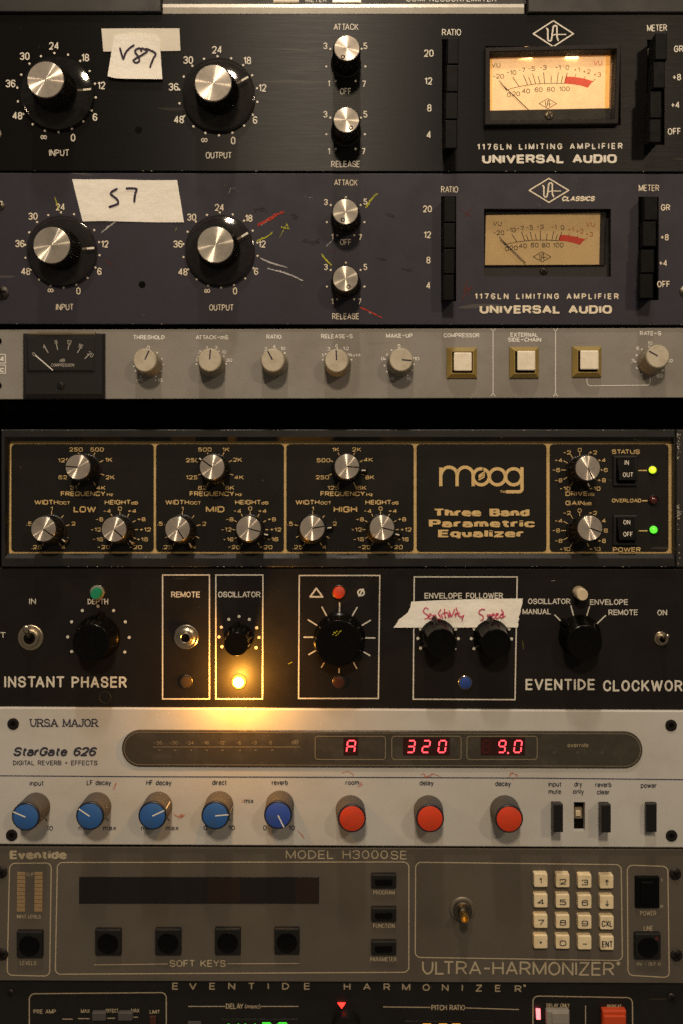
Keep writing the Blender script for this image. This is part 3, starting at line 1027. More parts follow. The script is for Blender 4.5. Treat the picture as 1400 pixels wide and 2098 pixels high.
def vu_art(U, meter, mp, d, lit):
    blk, red, amb = MB(), MB(), MB()
    kx = 1.0 / 4.375

    def T_(mbx, s, X, Y, h=38, cw=1.0, wt=1.5, R=4):
        x, y = mp(X, Y)
        text(mbx, s, x, None, y, h * kx * 1.08, d + .3, cw=cw, wt=wt, R=R, gap=4)

    def L_(mbx, pts, w):
        mbx.stroke([mp(*p) for p in pts], w, d + .3)
    T_(blk, 'VU', 215, 472)
    T_(red if lit else amb, 'VU', 1052, 480)
    for s, X, Y in (('-20', 228, 555), ('-10', 338, 530), ('-7', 424, 515), ('-5', 506, 507), ('-3', 600, 502), ('-1', 722, 503), ('0', 800, 507),
                    ('0', 303, 697), ('20', 362, 690), ('40', 445, 672), ('60', 550, 665), ('80', 650, 665), ('100', 762, 665)):
        T_(blk, s, X, Y)
    for s, X, Y in (('+1', 875, 525), ('+2', 955, 542), ('+3', 1040, 567)):
        T_(amb, s, X, Y)
    arc = [(285, 660), (335, 648), (391, 637), (463, 628), (527, 622), (603, 620), (656, 620), (704, 622), (762, 626)]
    L_(blk, arc, 1.1)
    for p, q in (((232, 588), (290, 665)), ((345, 565), (391, 637)), ((433, 549), (463, 628)), ((475, 571), (495, 625)), ((510, 543), (529, 622)), ((555, 566), (566, 621)),
                 ((601, 537), (603, 620)), ((662, 564), (656, 620)), ((722, 540), (704, 622)), ((755, 570), (738, 624)), ((795, 545), (765, 626))):
        L_(blk, [p, q], 1.35)
    for p, q in (((865, 556), (853, 585)), ((942, 574), (928, 600)), ((1022, 598), (995, 622))):
        L_(amb, [p, q], 1.25)
    for X, Y in ((345, 660), (391, 650), (445, 641), (497, 637), (550, 634), (603, 633), (656, 633), (704, 634), (757, 638)):
        L_(blk, [(X - 2.2, Y), (X + 2.2, Y)], 1.0)
    red.poly([mp(*p) for p in ((780, 572), (850, 578), (930, 592), (1000, 614), (955, 662), (900, 645), (830, 632), (762, 626))], d + .1, d + .3)
    lx, ly = mp(617, 771)
    ua_logo(blk, lx, ly, 18, 10.5, d + .3, 1.2)
    blk.build('scale_print', 'vu_black', meter, smooth=0)
    red.build('red_zone', 'vu_red_lit' if lit else 'vu_red', meter, smooth=0)
    amb.build('overload_print', 'vu_amber', meter, smooth=0)
    nd = MB()
    a, b = mp(243, 608), mp(470, 828)
    nd.stroke([a, b], 1.9, d + 4)
    nd.build('needle', 'vu_black', meter, smooth=0)


# lit meter, with a raised bezel
d = A.d
mb = MB()
O_ = [(994, 97), (1273, 90), (1268, 254), (993, 256)]
I_ = [(1004, 106), (1264, 100), (1259, 244), (1005, 248)]
Wp = lambda P, dd, df: [W(x, y, df)[:2] + (dd,) for x, y in P]
mb.loft([Wp(O_, d - 4, d + 14), Wp(O_, d + 12, d + 14), Wp([(x + (2 if x < 1130 else -2), y + (2 if y < 170 else -2)) for x, y in O_], d + 14, d + 14),
         Wp([(x + (-1 if x < 1130 else 1), y + (-1 if y < 170 else 1)) for x, y in I_], d + 14, d + 14), Wp(I_, d + 12, d + 14), Wp(I_, d - 34, d + 14)], cap1=False)
bz = mb.build('meter_bezel', 'dull_black', A.o, smooth=20)
dc = d - 22
mb = MB()
mb.loft([Wp([(998, 98), (1270, 93), (1265, 262), (998, 265)], dc - 10, dc - 2)], cap1=True)
mt = mb.build('vu_meter', 'dull_black', A.o, label='lit amber needle meter')
mb = MB()
mb.poly([(1005, 120), (1250, 114), (1248, 221), (1005, 226)], dc - 2, dc)
mb.build('scale_card', 'vu_card', mt, smooth=0)
mb = MB()
mb.poly([(1002, 227), (1250, 222), (1262, 250), (1002, 254)], dc - 2, dc + 6)
mb.build('meter_base', 'black_matte', mt, smooth=0)
mb = MB()
mb.loft([Wp([(1003, 104), (1262, 98), (1250, 113), (1005, 119)], dd, dc + 8) for dd in (dc + 2, dc + 8)])
mb.loft([Wp([(1252, 112), (1262, 99), (1259, 244), (1250, 222)], dd, dc + 8) for dd in (dc + 2, dc + 8)])
mb.build('housing_wall', 'wall_tan', mt, smooth=0)
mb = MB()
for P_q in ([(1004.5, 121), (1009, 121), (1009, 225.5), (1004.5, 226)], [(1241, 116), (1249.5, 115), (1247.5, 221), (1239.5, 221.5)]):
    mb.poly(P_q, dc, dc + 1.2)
mb.build('added_edge_glow', 'added_edge_glow', mt, smooth=0)  # glowing strips added to imitate amber light on the housing's side walls
for x in (1078, 1172):
    mb = MB()
    c = W(x, 117.5, dc + 4)
    mb.loft([[(c[0] + 13 * t, c[1] + 1.6 * math.cos(q * math.pi / 4), dc + 3.2 + 1.6 * math.sin(q * math.pi / 4)) for q in range(8)] for t in (-1, -.8, .8, 1)], cap0=True)
    bo = mb.build('meter_bulb', 'bulb', mt)
    ML = bpy.data.lights.new('meter_bulb_light', 'POINT')
    ML.energy = 0.0060
    ML.color = (1.0, 0.62, 0.30)
    ML.shadow_soft_size = 0.0010
    mo = bpy.data.objects.new('meter_bulb_light', ML)
    COL.objects.link(mo)
    mo.parent = bo
    mo.location = (0, -8.6 * S, 5.5 * S)
vu_art(A, mt, lambda X, Y: (970 + (225 + 1.09 * (X - 228) + .09 * (Y - 555)) / 4.375, 30 + (552 + 1.2 * (Y - 555) - .035 * (X - 228)) / 4.375), dc, True)
screw(mt, 1125, 237, 9.5, dc + 6, 'dark_metal')
mb = MB()
mb.loft([[W(x, y, dc + 14)[:2] + (dc + e + f,) for (x, y), e in (((1003, 104), 12), ((1262, 98), 12), ((1258, 245), 16), ((1003, 249), 16))] for f in (0, 1.5)], cap0=True)
mb.build('meter_window', 'clear', mt, smooth=0)

# ---- second amplifier
B = Unit('limiting_amplifier', 'slate blue amplifier with crayon marks and an unlit cream needle meter', 'audio unit', 700, 666, 5)
mb = MB()
holes = [(992, 427, 1252, 566), (904, 402, 935, 617), (1308, 402, 1350, 614)]
mb.slab(-60, 355, 1470, 665, -4, B.d, holes=holes, bev=1.4, slope=0.0015)
mb.build('faceplate', 'slate', B.o, smooth=25)
edge_chips(B, 0, 1400, 357.0, B.d - .2, 26, .0015)
edge_chips(B, 0, 1400, 663.4, B.d - .2, 16, .0015)
round_knob_skirted(B, (127, 513), (106.5, 502.5), 36, 42, 71, 56, (126.5, 513), 4, 42, 'cap_worn')
round_knob_skirted(B, (451, 512), (442, 501.5), 35.5, 42, 71, 56, (450.5, 512), 31, 38, 'cap_worn')
screw(B, 4, 600, 15, B.d, 'screw_black', rot=20)
screw(B, 0, 421, 10, B.d, 'dark_metal', rot=50)
screw(B, 1404, 597, 12, B.d, 'dark_metal')
mb = MB(); mb.disc(291.5, 583, 7.2, B.d + .3); mb.build('screw_hole', 'void', B.o, smooth=0)
dial_numbers(B, [('24', 124, 424), ('30', 68, 443), ('36', 41, 499), ('12', 215, 500), ('48', 53, 556), ('6', 204, 556), ('∞', 104, 595), ('0', 161, 596)], 14.5, 'cream_text', DOT((128, 512), 77, 92), 2.2)
dial_numbers(B, [('24', 450, 425), ('30', 393, 445), ('18', 510, 447), ('36', 365, 500), ('12', 537, 500), ('48', 375, 557), ('6', 525, 556), ('∞', 425, 596), ('0', 482, 596)], 14.5, 'cream_text', DOT((452, 512), 77, 91), 2.2)
B.print('INPUT', 115, 151, 629, 13, 'cream_text', **K)
B.print('OUTPUT', 429, 479, 630, 13, 'cream_text', **K)
B.print('ATTACK', 685, 733, 374, 12.5, 'cream_text', **K)
B.print('OFF', 697, 720, 496, 12.5, 'cream_text', **K)
B.print('RELEASE', 681, 736, 648, 12.5, 'cream_text', **K)
knurled_small(B, (709, 450), (708, 434), 24.6, 28, 60, (-5, -16), 'cap_worn')
knurled_small(B, (709, 583), (708, 571), 24.6, 28, 60, (6, -16), 'cap_worn')
dial_numbers(B, [('3', 668, 414), ('5', 749, 413), ('1', 681, 485), ('7', 738, 486)], 12.5, 'cream_text', [(678, 420), (739, 420), (670, 455), (747, 455), (691, 482), (726, 482), (709, 404)], 2.1)
dial_numbers(B, [('3', 668, 547), ('5', 749, 547), ('1', 681, 618), ('7', 737, 618)], 12.5, 'cream_text', [(678, 553), (739, 553), (670, 587), (747, 587), (691, 613), (726, 613), (709, 538)], 2.1)
B.print('RATIO', 904, 939, 388, 13, 'cream_text', **K)
for s, x, y in (('20', 876, 428), ('12', 876, 481), ('8', 878, 533), ('4', 878, 585)):
    B.print(s, x, None, y, 14, 'cream_text', cw=.72, wt=1.75)
B.print('METER', 1309, 1351, 385, 13, 'cream_text', **K)
for s, x, y in (('GR', 1364, 425), ('+8', 1362, 486), ('+4', 1359, 539), ('OFF', 1360, 582)):
    B.print(s, x, None, y, 13, 'cream_text', cw=.74, wt=1.8)
for (x0, y0, x1, y1), bx, by in (((910, 404, 934, 455), 906, 412), ((909, 457, 933, 508), 905, 463), ((909, 510, 932, 561), 905, 515), ((908, 563, 931, 615), 904, 566)):
    block_button(B, (bx, by, bx + (x1 - x0), by + (y1 - y0)), (x0, y0, x1, y1), 44, name='ratio_button')
for (x0, y0, x1, y1), bx, by in (((1320, 403, 1348, 451), 1312, 408), ((1317, 453, 1345, 505), 1310, 459), ((1313, 511, 1341, 559), 1308, 514), ((1311, 561, 1339, 611), 1307, 563)):
    block_button(B, (bx, by, bx + (x1 - x0), by + (y1 - y0)), (x0, y0, x1, y1), 44, name='meter_button')
mb = MB(); ua_logo(mb, 1125, 390, 40.5, 24.5, B.t, 2.5); mb.build('diamond_emblem', 'cream_text', B.o, smooth=0)
B.print('CLASSICS', 1151, 1218, 407, 10.5, 'cream_text', wt=2.9, gap=5, slant=.2, R=5)
B.print('1176LN LIMITING AMPLIFIER', 973, 1268, 607, 12, 'cream_text', wt=2.3, gap=9.5)
B.print('UNIVERSAL AUDIO', 983, 1254, 634, 17, 'cream_text', wt=2.7, R=4.0, gap=5.2, fat=.65)
d = B.d
dc = d - 14
mb = MB()
mb.loft([Wp([(984, 418), (1262, 418), (1262, 578), (984, 578)], dc - 8, dc - 3)], cap1=True)
mt = mb.build('vu_meter', 'dull_black', B.o, label='unlit cream needle meter')
mb = MB(); mb.poly([(996, 441), (1230, 437), (1228, 542), (994, 543)], dc - 2, dc); mb.build('scale_card', 'vu_card_off', mt, smooth=0)
mb = MB(); mb.poly([(988, 545), (1243, 543), (1243, 572), (988, 572)], dc - 2, dc + 3); mb.build('meter_base', 'black_matte', mt, smooth=0)
vu_art(B, mt, lambda X, Y: (970 + X / 4.375, 350 + Y / 4.375), dc, False)
screw(mt, 1114, 556, 8.5, dc + 2, 'screw_black', rot=48)
mb = MB()
Q = [(994, 434), (1243, 434), (1240, 543), (992, 545)]
mb.loft([Wp(Q, dc - 1, dc + 9), Wp(Q, dc + 8, dc + 9), Wp([(x + (2 if x < 1100 else -2), y + (2 if y < 490 else -2)) for x, y in Q], dc + 9, dc + 9)])
mb.build('meter_window', 'dusty_clear', mt, smooth=0)
# wax pencil marks
crayon(B, [(112, 404), (117, 418), (120, 430)], 4, 'wax_yellow')
crayon(B, [(526, 494), (545, 487), (558, 477)], 3, 'wax_yellow', n=4, jit=2)
crayon(B, [(573, 486), (587, 458), (590, 468), (575, 465), (593, 469)], 2, 'wax_yellow', n=2, jit=1.6)
crayon(B, [(526, 462), (548, 451), (562, 442), (580, 434)], 5, 'wax_red', n=4, jit=2.2)
crayon(B, [(535, 463), (545, 455), (556, 444)], 2, 'wax_white', n=2, jit=1)
crayon(B, [(534, 529), (550, 537), (568, 543), (588, 548)], 5, 'wax_white', n=4, jit=1.1)
crayon(B, [(548, 550), (575, 556), (600, 565), (619, 574)], 4, 'wax_white', n=4, jit=1.3)
crayon(B, [(208, 477), (222, 465), (237, 455)], 3.4, 'wax_white', n=3, jit=1)
crayon(B, [(750, 426), (758, 412), (768, 400), (773, 397)], 4, 'wax_yellow', n=3, jit=1.5)
crayon(B, [(658, 520), (668, 532), (679, 543)], 4, 'wax_yellow', n=3, jit=1)
crayon(B, [(668, 505), (681, 492)], 3, 'wax_white', n=2, jit=.6)
crayon(B, [(674, 512), (690, 515)], 2, 'wax_darkred', n=2)
crayon(B, [(738, 630), (752, 636), (764, 642), (781, 651)], 4, 'wax_red', n=3, jit=1.4)
crayon(B, [(752, 637), (763, 643)], 2, 'wax_white', n=1)
crayon(B, [(945, 428), (956, 436), (966, 444)], 3, 'wax_darkred', n=2)
crayon(B, [(948, 446), (957, 436), (968, 426)], 2.5, 'wax_darkred', n=2)
crayon(B, [(958, 575), (955, 590), (950, 612)], 4, 'wax_darkred', n=3, jit=2.5)
crayon(B, [(947, 600), (957, 595), (965, 590), (956, 606)], 3, 'wax_darkred', n=3, jit=2)
crayon(B, [(214, 532), (222, 538), (230, 541)], 2.5, 'wax_darkred', n=2)
crayon(B, [(468, 400), (473, 386), (479, 384), (488, 391)], 1, 'wax_white', n=1, jit=.8)
crayon(B, [(622, 399), (630, 404), (640, 405)], 1, 'wax_white', n=1, jit=.8)
crayon(B, [(360, 474), (362, 467)], 2, 'wax_yellow', n=1, jit=.4)
for P in ([(520, 432), (540, 427), (545, 434)], [(596, 438), (607, 443), (600, 448)], [(620, 492), (640, 495), (655, 492), (640, 501)], [(790, 438), (806, 442)], [(826, 550), (845, 552)], [(775, 530), (790, 532)]):
    crayon(B, P, 2.5, 'wax_dark', n=4, jit=3.2)

# ================================================================== paper and tape labels stuck on the amplifiers
def sheet(pts, d0, thick, curl=None, nx=14, ny=6):
    """thin sheet following a four-sided outline rows pts = (top edge list, bottom edge list)"""
    top, bot = pts
    mb = MB()
    def samp(L, t):
        f = t * (len(L) - 1); i = min(int(f), len(L) - 2); q = f - i
        return (L[i][0] + (L[i + 1][0] - L[i][0]) * q, L[i][1] + (L[i + 1][1] - L[i][1]) * q)
    V = []
    for j in range(ny + 1):
        for i in range(nx + 1):
            a, b = samp(top, i / nx), samp(bot, i / nx)
            v = j / ny
            dd = d0 + (curl(i / nx, v) if curl else 0)
            V.append(W(a[0] + (b[0] - a[0]) * v, a[1] + (b[1] - a[1]) * v, dd))
    n = len(V)
    F = []
    for j in range(ny):
        for i in range(nx):
            p = j * (nx + 1) + i
            F.append((p, p + 1, p + nx + 2, p + nx + 1))
    Vb = [(x, z, d - thick) for x, z, d in V]
    F2 = [tuple(n + k for k in reversed(f)) for f in F]
    rim = [i for i in range(nx + 1)] + [(j + 1) * (nx + 1) - 1 for j in range(1, ny + 1)] + [ny * (nx + 1) + i for i in range(nx - 1, -1, -1)] + [j * (nx + 1) for j in range(ny - 1, 0, -1)]
    R_ = [(rim[k], rim[(k + 1) % len(rim)], rim[(k + 1) % len(rim)] + n, rim[k] + n) for k in range(len(rim))]
    mb.add(V + Vb, F + F2 + R_)
    return mb


def thing(o, label, cat, group=None):
    o['label'] = label; o['category'] = cat
    if group: o['group'] = group
    return o


def handwriting(parent, paths, w, d, mat):
    mb = MB()
    for i, p in enumerate(paths):
        P = []
        q = [p[0]] + list(p) + [p[-1]]
        for k in range(1, len(q) - 2):
            for j in range(5):
                t = j / 5
                P.append(tuple(.5 * (2 * q[k][c] + (q[k + 1][c] - q[k - 1][c]) * t + (2 * q[k - 1][c] - 5 * q[k][c] + 4 * q[k + 1][c] - q[k + 2][c]) * t * t
                               + (3 * q[k][c] - 3 * q[k + 1][c] + q[k + 2][c] - q[k - 1][c]) * t ** 3) for c in (0, 1)))
        P.append(p[-1])
        mb.stroke(P, w, d + .12 * i, cap=1)
    return mb.build('handwriting', mat, parent, smooth=0)


o = sheet(([(208, 58.5), (290, 58), (368, 58)], [(212, 105.5), (260, 104.5), (321, 104.5), (370, 104)]), 6.6, 1.0).build('paper_strip', 'paper_white', None, smooth=40)
thing(o, 'blank pale paper strip stuck behind the handwritten V87 tag on the black amplifier', 'label')
o = sheet(([(234, 74), (268, 68), (318, 70), (327, 80)], [(220.5, 156), (233, 159.5), (250, 161), (333, 162)]), 8.0, 1.0,
          curl=lambda u, v: 4.5 * max(0, v - .55) ** 1.5 * 3 + 3 * max(0, u - .9) * 10 * (1 - v) * .5).build('paper_tag', 'paper', None, smooth=40)
thing(o, 'small cream paper tag with V87 written in dark marker, on the black amplifier', 'label')
Zt = lambda x, y: (190 + x / 7, 40 + y / 7)
handwriting(o, [[Zt(*p) for p in q] for q in ([(393, 412), (415, 490), (440, 565), (470, 480), (530, 410), (590, 368)], [(710, 410), (780, 452), (720, 500), (600, 570), (590, 600), (630, 620), (670, 590), (655, 530), (612, 470), (620, 430), (680, 412), (700, 450)],
                                             [(770, 418), (900, 480), (870, 560), (828, 670), (836, 700)])], 4.0, 9.0, 'marker')
Zs = lambda x, y: (140 + x / 5.6, 350 + y / 5.6)
o = sheet(([Zs(*p) for p in ((45, 95), (190, 98), (500, 97), (880, 108), (1250, 106))], [Zs(*p) for p in ((165, 580), (400, 575), (700, 582), (1000, 590), (1328, 590))]), 6.8, 1.2,
          curl=lambda u, v: .8 * math.sin(u * 7) * v).build('masking_tape', 'paper', None, smooth=40)
thing(o, 'wide cream masking tape with S7 in marker, on the slate blue amplifier', 'tape')
handwriting(o, [[Zs(*p) for p in q] for q in ([(557, 205), (487, 258), (555, 320), (575, 365), (540, 390), (475, 412)], [(670, 200), (780, 205), (768, 260), (757, 350)])], 4.2, 8.2, 'marker')


# ================================================================== grey compressor
F_ = Unit('compressor', 'shallow grey audio unit with cream knobs and three olive framed buttons', 'audio unit', 700, 818, 0)
mb = MB(); mb.slab(-60, 673.5, 1470, 816.5, -6, 0, bev=1.4, slope=-.0025); mb.build('faceplate', 'grey', F_.o, smooth=25)
edge_chips(F_, 0, 1400, 814.8, -.2, 34, -.0025)
edge_chips(F_, 0, 1400, 675.3, -.2, 22, -.0015)
H = dict(wt=2.5, gap=4.2)
for s, x0, x1, y in (('THRESHOLD', 273, 338, 691), ('ATTACK_mS', 401, 468, 691), ('RATIO', 546, 577, 690), ('RELEASE_S', 658, 723, 689), ('MAKE_UP', 791, 846, 688),
                     ('COMPRESSOR', 909, 983, 687), ('EXTERNAL', 1046, 1103, 686), ('SIDE_CHAIN', 1041, 1109, 696), ('RATE_S', 1311, 1355, 683)):
    F_.print(s, x0, x1, y, 9.4, 'grey_text', **H)


def cream_knob(base, tip, ang, worn=False):
    h = 46
    d0 = 0
    a, b = axis(base, tip, d0, h)
    mb = MB()
    mb.lathe(a, b, d0, h, [(27.6, d0 + 1, .3), (27.4, d0 + 6, 1), (25, d0 + h - 6, 1), (24.6, d0 + h - 5, 0), (24.2, d0 + h - 1.5, 0), (23, d0 + h, 0), (22, d0 + h, 0)], 40, 0.035)
    k = mb.build('knob', 'cream_side', F_.o, smooth=35)
    mb = MB()
    mb.lathe(b, b, d0 + h, 3, [(22.2, d0 + h - 1, 0), (22.2, d0 + h + .6, 0), (21.2, d0 + h + 1.3, 0)], 40)
    mb.build('knob_cap', 'cream_knob', k, smooth=30)
    ca, sa = math.cos(math.radians(ang)), math.sin(math.radians(ang))
    p = MB(); on_face(p, b, d0 + h + 1.5, [(ca * 1, sa * 1), (ca * 21, sa * 21)], 2.7)
    p.build('pointer_line', 'marker', k, smooth=0)


def small_scale(U, c, rad, angs, labels, h, mat, rdot=1.9, name='dial_scale', **k):
    mb = MB()
    for a in angs:
        mb.disc(c[0] + rad * math.cos(math.radians(a)), c[1] - rad * math.sin(math.radians(a)), rdot, U.t, 10)
    for s, x, y in labels:
        text(mb, s, x, None, y, h, U.t, cw=k.get('cw', 1.0), wt=k.get('wt', 2.3), gap=4)
    return mb.build(name, mat, U.o, smooth=0)


A5 = [90, 52, 22, -2, -28, -58, -122, -152, -178, 158, 128]
cream_knob((306, 746), (297, 738), 66); small_scale(F_, (304, 746), 29.5, [52, 22, -2, -28, -58, -122, -152, 188], [('0', 304, 712), ('-15', 286, 779), ('+15', 325, 779)], 7.5, 'grey_text')
cream_knob((435, 746), (430, 737.5), 86); small_scale(F_, (433, 746), 30.5, [82, 60, 32, 0, 150, 180], [('.1', 402, 738), ('.3', 409, 721), ('1', 424, 712), ('3', 443, 712), ('10', 459, 721), ('30', 470, 738)], 7, 'grey_text')
cream_knob((564, 745), (559, 738), 119); small_scale(F_, (562, 745), 30.5, [45, 85, 125], [('2', 545, 715), ('4', 562, 710), ('10', 580, 714)], 7, 'grey_text')
cream_knob((692, 745), (690, 739), 93); small_scale(F_, (691, 745), 30.5, [40, 140, 90, 15, 165], [('.1', 660, 728), ('.3', 673, 715), ('.6', 689, 709), ('1.2', 709, 714), ('Auto', 727, 727)], 7, 'grey_text')
cream_knob((820, 744), (822, 737), -5); small_scale(F_, (818, 744), 30.5, [145, 165, 190, 215, 120, -5, -28, -55, 20], [('0', 784, 735), ('5', 818, 709), ('10', 854, 735), ('15', 838, 776), ('-5', 802, 776)], 7.5, 'grey_text')
cream_knob((1334, 742), (1348, 730), 150); small_scale(F_, (1333, 741), 31, [180, 155, 125, 95, 205, 235, -35], [('1', 1315, 770), ('3', 1297, 739), ('6', 1307, 714), ('10', 1332, 703), ('30', 1372, 739), ('60', 1352, 770)], 7.5, 'grey_text')
for (bx0, by0, bx1, by1), (cx0, cy0, cx1, cy1) in (((917, 711, 979, 774), (930, 722, 967, 760)), ((1046, 710, 1106, 774), (1060, 719, 1097, 759)), ((1175, 709, 1235, 772), (1189, 718, 1227, 757))):
    mb = MB()
    R0 = lambda i, dd: [W(x, y, 12)[:2] + (dd,) for x, y in ((bx0 + i, by1 - i), (bx1 - i, by1 - i), (bx1 - i, by0 + i), (bx0 + i, by0 + i))]
    mb.loft([R0(0, -2), R0(0, 4), R0(8, 12), R0(9.6, 12), R0(10.2, 11), R0(10.2, 1)], cap1=False)
    bz = mb.build('button_bezel', 'olive', F_.o, smooth=15)
    mb = MB(); mb.add(R0(10, .8), [(0, 1, 2, 3)]); mb.build('button_well', 'void', bz, smooth=0)
    block_button(F_, (cx0, cy0, cx1, cy1), (cx0, cy0, cx1, cy1), 17, 'ivory', name='push_button', bev=2.2, rad=2.5)
L = [[(1010.5, 677), (1010.5, 808)], [(1006, 673.5), (1010.5, 679), (1015, 673.5)], [(1006, 812), (1010.5, 806), (1015, 812)],
     [(1138.5, 677), (1138.5, 808)], [(1134, 673.5), (1138.5, 679), (1143, 673.5)], [(1134, 812), (1138.5, 806), (1143, 812)],
     fillet([(1203, 772, 0), (1203, 790.5, 1), (1332.5, 789, 1), (1332.5, 771, 0)], False, 8)]
F_.lines(L, 'grey_text', 1.5)
F_.lines([['c', (-14, 726), (11.5, 726), (11.5, 744), (-14, 744)], ['c', (-14, 748), (11.5, 748), (11.5, 765), (-14, 765)]], 'grey_text', 1.8, 'badge_frame')
F_.print('4', 0, 9, 735.5, 11, 'grey_text', wt=3)
F_.print('ic', -4, 9, 757, 12, 'grey_text', wt=3)
for y in (699, 790):
    mb = MB(); mb.disc(-4, y, 8, .4); mb.build('screw_hole', 'void', F_.o, smooth=0)
# its compression meter
mb = MB()
mb.loft([Wp([(47, 683), (214, 683), (214, 817.5), (47, 817.5)], dd, 10) for dd in (-2, 8)] + [Wp([(49, 685), (212, 685), (211, 812), (52, 812)], 10, 10)])
mt = mb.build('compression_meter', 'meter_grey', F_.o, smooth=15)
mb = MB()
mb.loft([Wp([(49, 685), (212, 685), (212, 816), (49, 816)], 10, 14), Wp([(51, 687), (210, 687), (209, 807), (53, 807)], 14, 14)])
mb.build('meter_front', 'meter_grey', mt, smooth=15)
mb = MB()
mb.loft([Wp([(54, 690), (195, 690), (195, 763), (54, 763)], 14.1, 17), Wp([(57, 692), (192, 692), (189, 758), (60, 758)], 17, 17)])
mb.build('meter_window', 'meter_grey', mt, smooth=10)
mb = MB(); mb.box(58, 681, 195, 686, 2, 12, bev=1.5); mb.build('meter_lip', 'dirty_yellow', mt)
mb = MB()
for p, q in (((92, 711), (99, 723)), ((116, 705), (118.5, 717)), ((142, 705), (139.5, 717)), ((165, 713), (158.5, 723)), ((183, 726), (174, 735))):
    mb.stroke([p, q], 1.6, 17.5)
for s, x, y, r in (('0', 70, 726, 38), ('4', 91, 710, 25), ('8', 115, 701, 8), ('12', 142, 701, -8), ('16', 165, 709, -25), ('20', 186, 726, -38)):
    text(mb, s, x, None, y, 8.5, 17.5, cw=.8, wt=1.5, rot=r)
text(mb, 'dB', 128, None, 738.5, 7, 17.5, cw=.9, wt=1.8)
text(mb, 'COMPRESSION', 105, 152, 748, 6.5, 17.5, wt=1.5)
mb.build('scale_print', 'meter_print', mt, smooth=0)
mb = MB(); mb.stroke([(73, 728), (108.5, 758.5)], 2.2, 18); mb.build('needle', 'white_bright', mt, smooth=0)
screw(mt, 125, 790, 8, 14, 'black_matte', kind='slot', rot=120)

# ================================================================== gold lettered three band equalizer
Q_ = Unit('equalizer', 'black framed equalizer with gold lettering and silver topped knobs, below the dark gap', 'audio unit', 700, 1162, -6)
mb = MB()
o4 = [(2, 880), (1384, 880), (1384, 1162), (2, 1162)]
i4 = [(18, 904), (1379, 904), (1379, 1135), (16, 1135)]
mb.loft([Wp(o4, -40, 8), Wp(o4, 6, 8), Wp([(x + (2 if x < 700 else -2), y + (2 if y < 1000 else -2)) for x, y in o4], 8, 8),
         Wp([(10, 895), (1381, 895), (1381, 1144), (10, 1144)], 8, 8), Wp([(x, y) for x, y in i4], 0, 0), Wp(i4, -14, 0)], cap1=False)
mb.build('frame', 'frame_black', Q_.o, smooth=20)
edge_chips(Q_, 0, 1384, 881, 8, 40); edge_chips(Q_, 0, 1384, 1160.5, 8, 26); edge_chips(Q_, 60, 1384, 1137, 1.0, 10)
mb = MB()
mb.slab(8, 896, 1390, 1142, -14, -8.2, bev=1); mb.build('faceplate', 'gold_print', Q_.o, smooth=0)
for x0, x1 in ((23.5, 315), (320, 582), (587, 848), (854, 1120), (1127, 1370)):
    mb = MB(); mb.poly(rrect(x0, 910, x1, 1130, 8), -8.6, -6); mb.build('black_field', 'eq_black', Q_.o, smooth=0)
Q_.t = -5.5


def eq_knob(base, tip, ang, rb=30):
    d0 = -6
    h = 55
    a, b = axis(base, tip, d0, h)
    mb = MB()
    mb.lathe(a, b, d0, h, [(rb + 1, d0 + 2, 0), (rb + 1, d0 + 6, 0), (rb - 1, d0 + 8, 1), (27.5, d0 + h - 6, 1), (27, d0 + h - 5, 0), (26.8, d0 + h - 1, 0), (25.6, d0 + h, 0)], 80, 0.045)
    k = mb.build('knob', 'knob_black', Q_.o, smooth=20)
    ca, sa = math.cos(math.radians(ang)), math.sin(math.radians(ang))
    nb = MB()
    r1 = rb + 13
    ring = lambda dd, sc, w_: [(a[0] + ca * r - sa * t, a[1] + sa * r + ca * t, dd) for r, t in ((rb - 8, -w_), (r1 * sc, -w_ * .45), (r1 * sc, w_ * .45), (rb - 8, w_))]
    nb.loft([ring(d0 + 1.5, 1, 9), ring(d0 + 9, 1, 9), ring(d0 + 14, .9, 6)])
    nb.build('pointer_nose', 'knob_black', k, smooth=20)
    pl = MB(); on_face(pl, (a[0], a[1]), d0 + 14.4, [(ca * (rb + 1), sa * (rb + 1)), (ca * (rb + 9), sa * (rb + 9))], 2.2)
    pl.build('pointer_line', 'white_text', k, smooth=0)
    o, c, dd = cap_disc(k, a, b, d0, h, 24.4, 'cap_eq', 1.3)
    p = MB(); on_face(p, c, dd + .2, [(ca * .5, sa * .5), (ca * 24, sa * 24)], 2.3)
    p.build('cap_line', 'void', k, smooth=0)


def eq_scale(c, labels, ticks, r0, r1, hh=8.2, cw=1.25):
    mb = MB()
    for a in ticks:
        ca, sa = math.cos(math.radians(a)), math.sin(math.radians(a))
        mb.stroke([(c[0] + ca * r0, c[1] - sa * r0), (c[0] + ca * r1, c[1] - sa * r1)], 1.5, Q_.t)
    for s, x, y in labels:
        text(mb, s, c[0] + x, None, c[1] + y, hh, Q_.t, cw=cw, wt=2.0, R=3.4, gap=4.2)
    mb.build('dial_scale', 'gold_text', Q_.o, smooth=0)


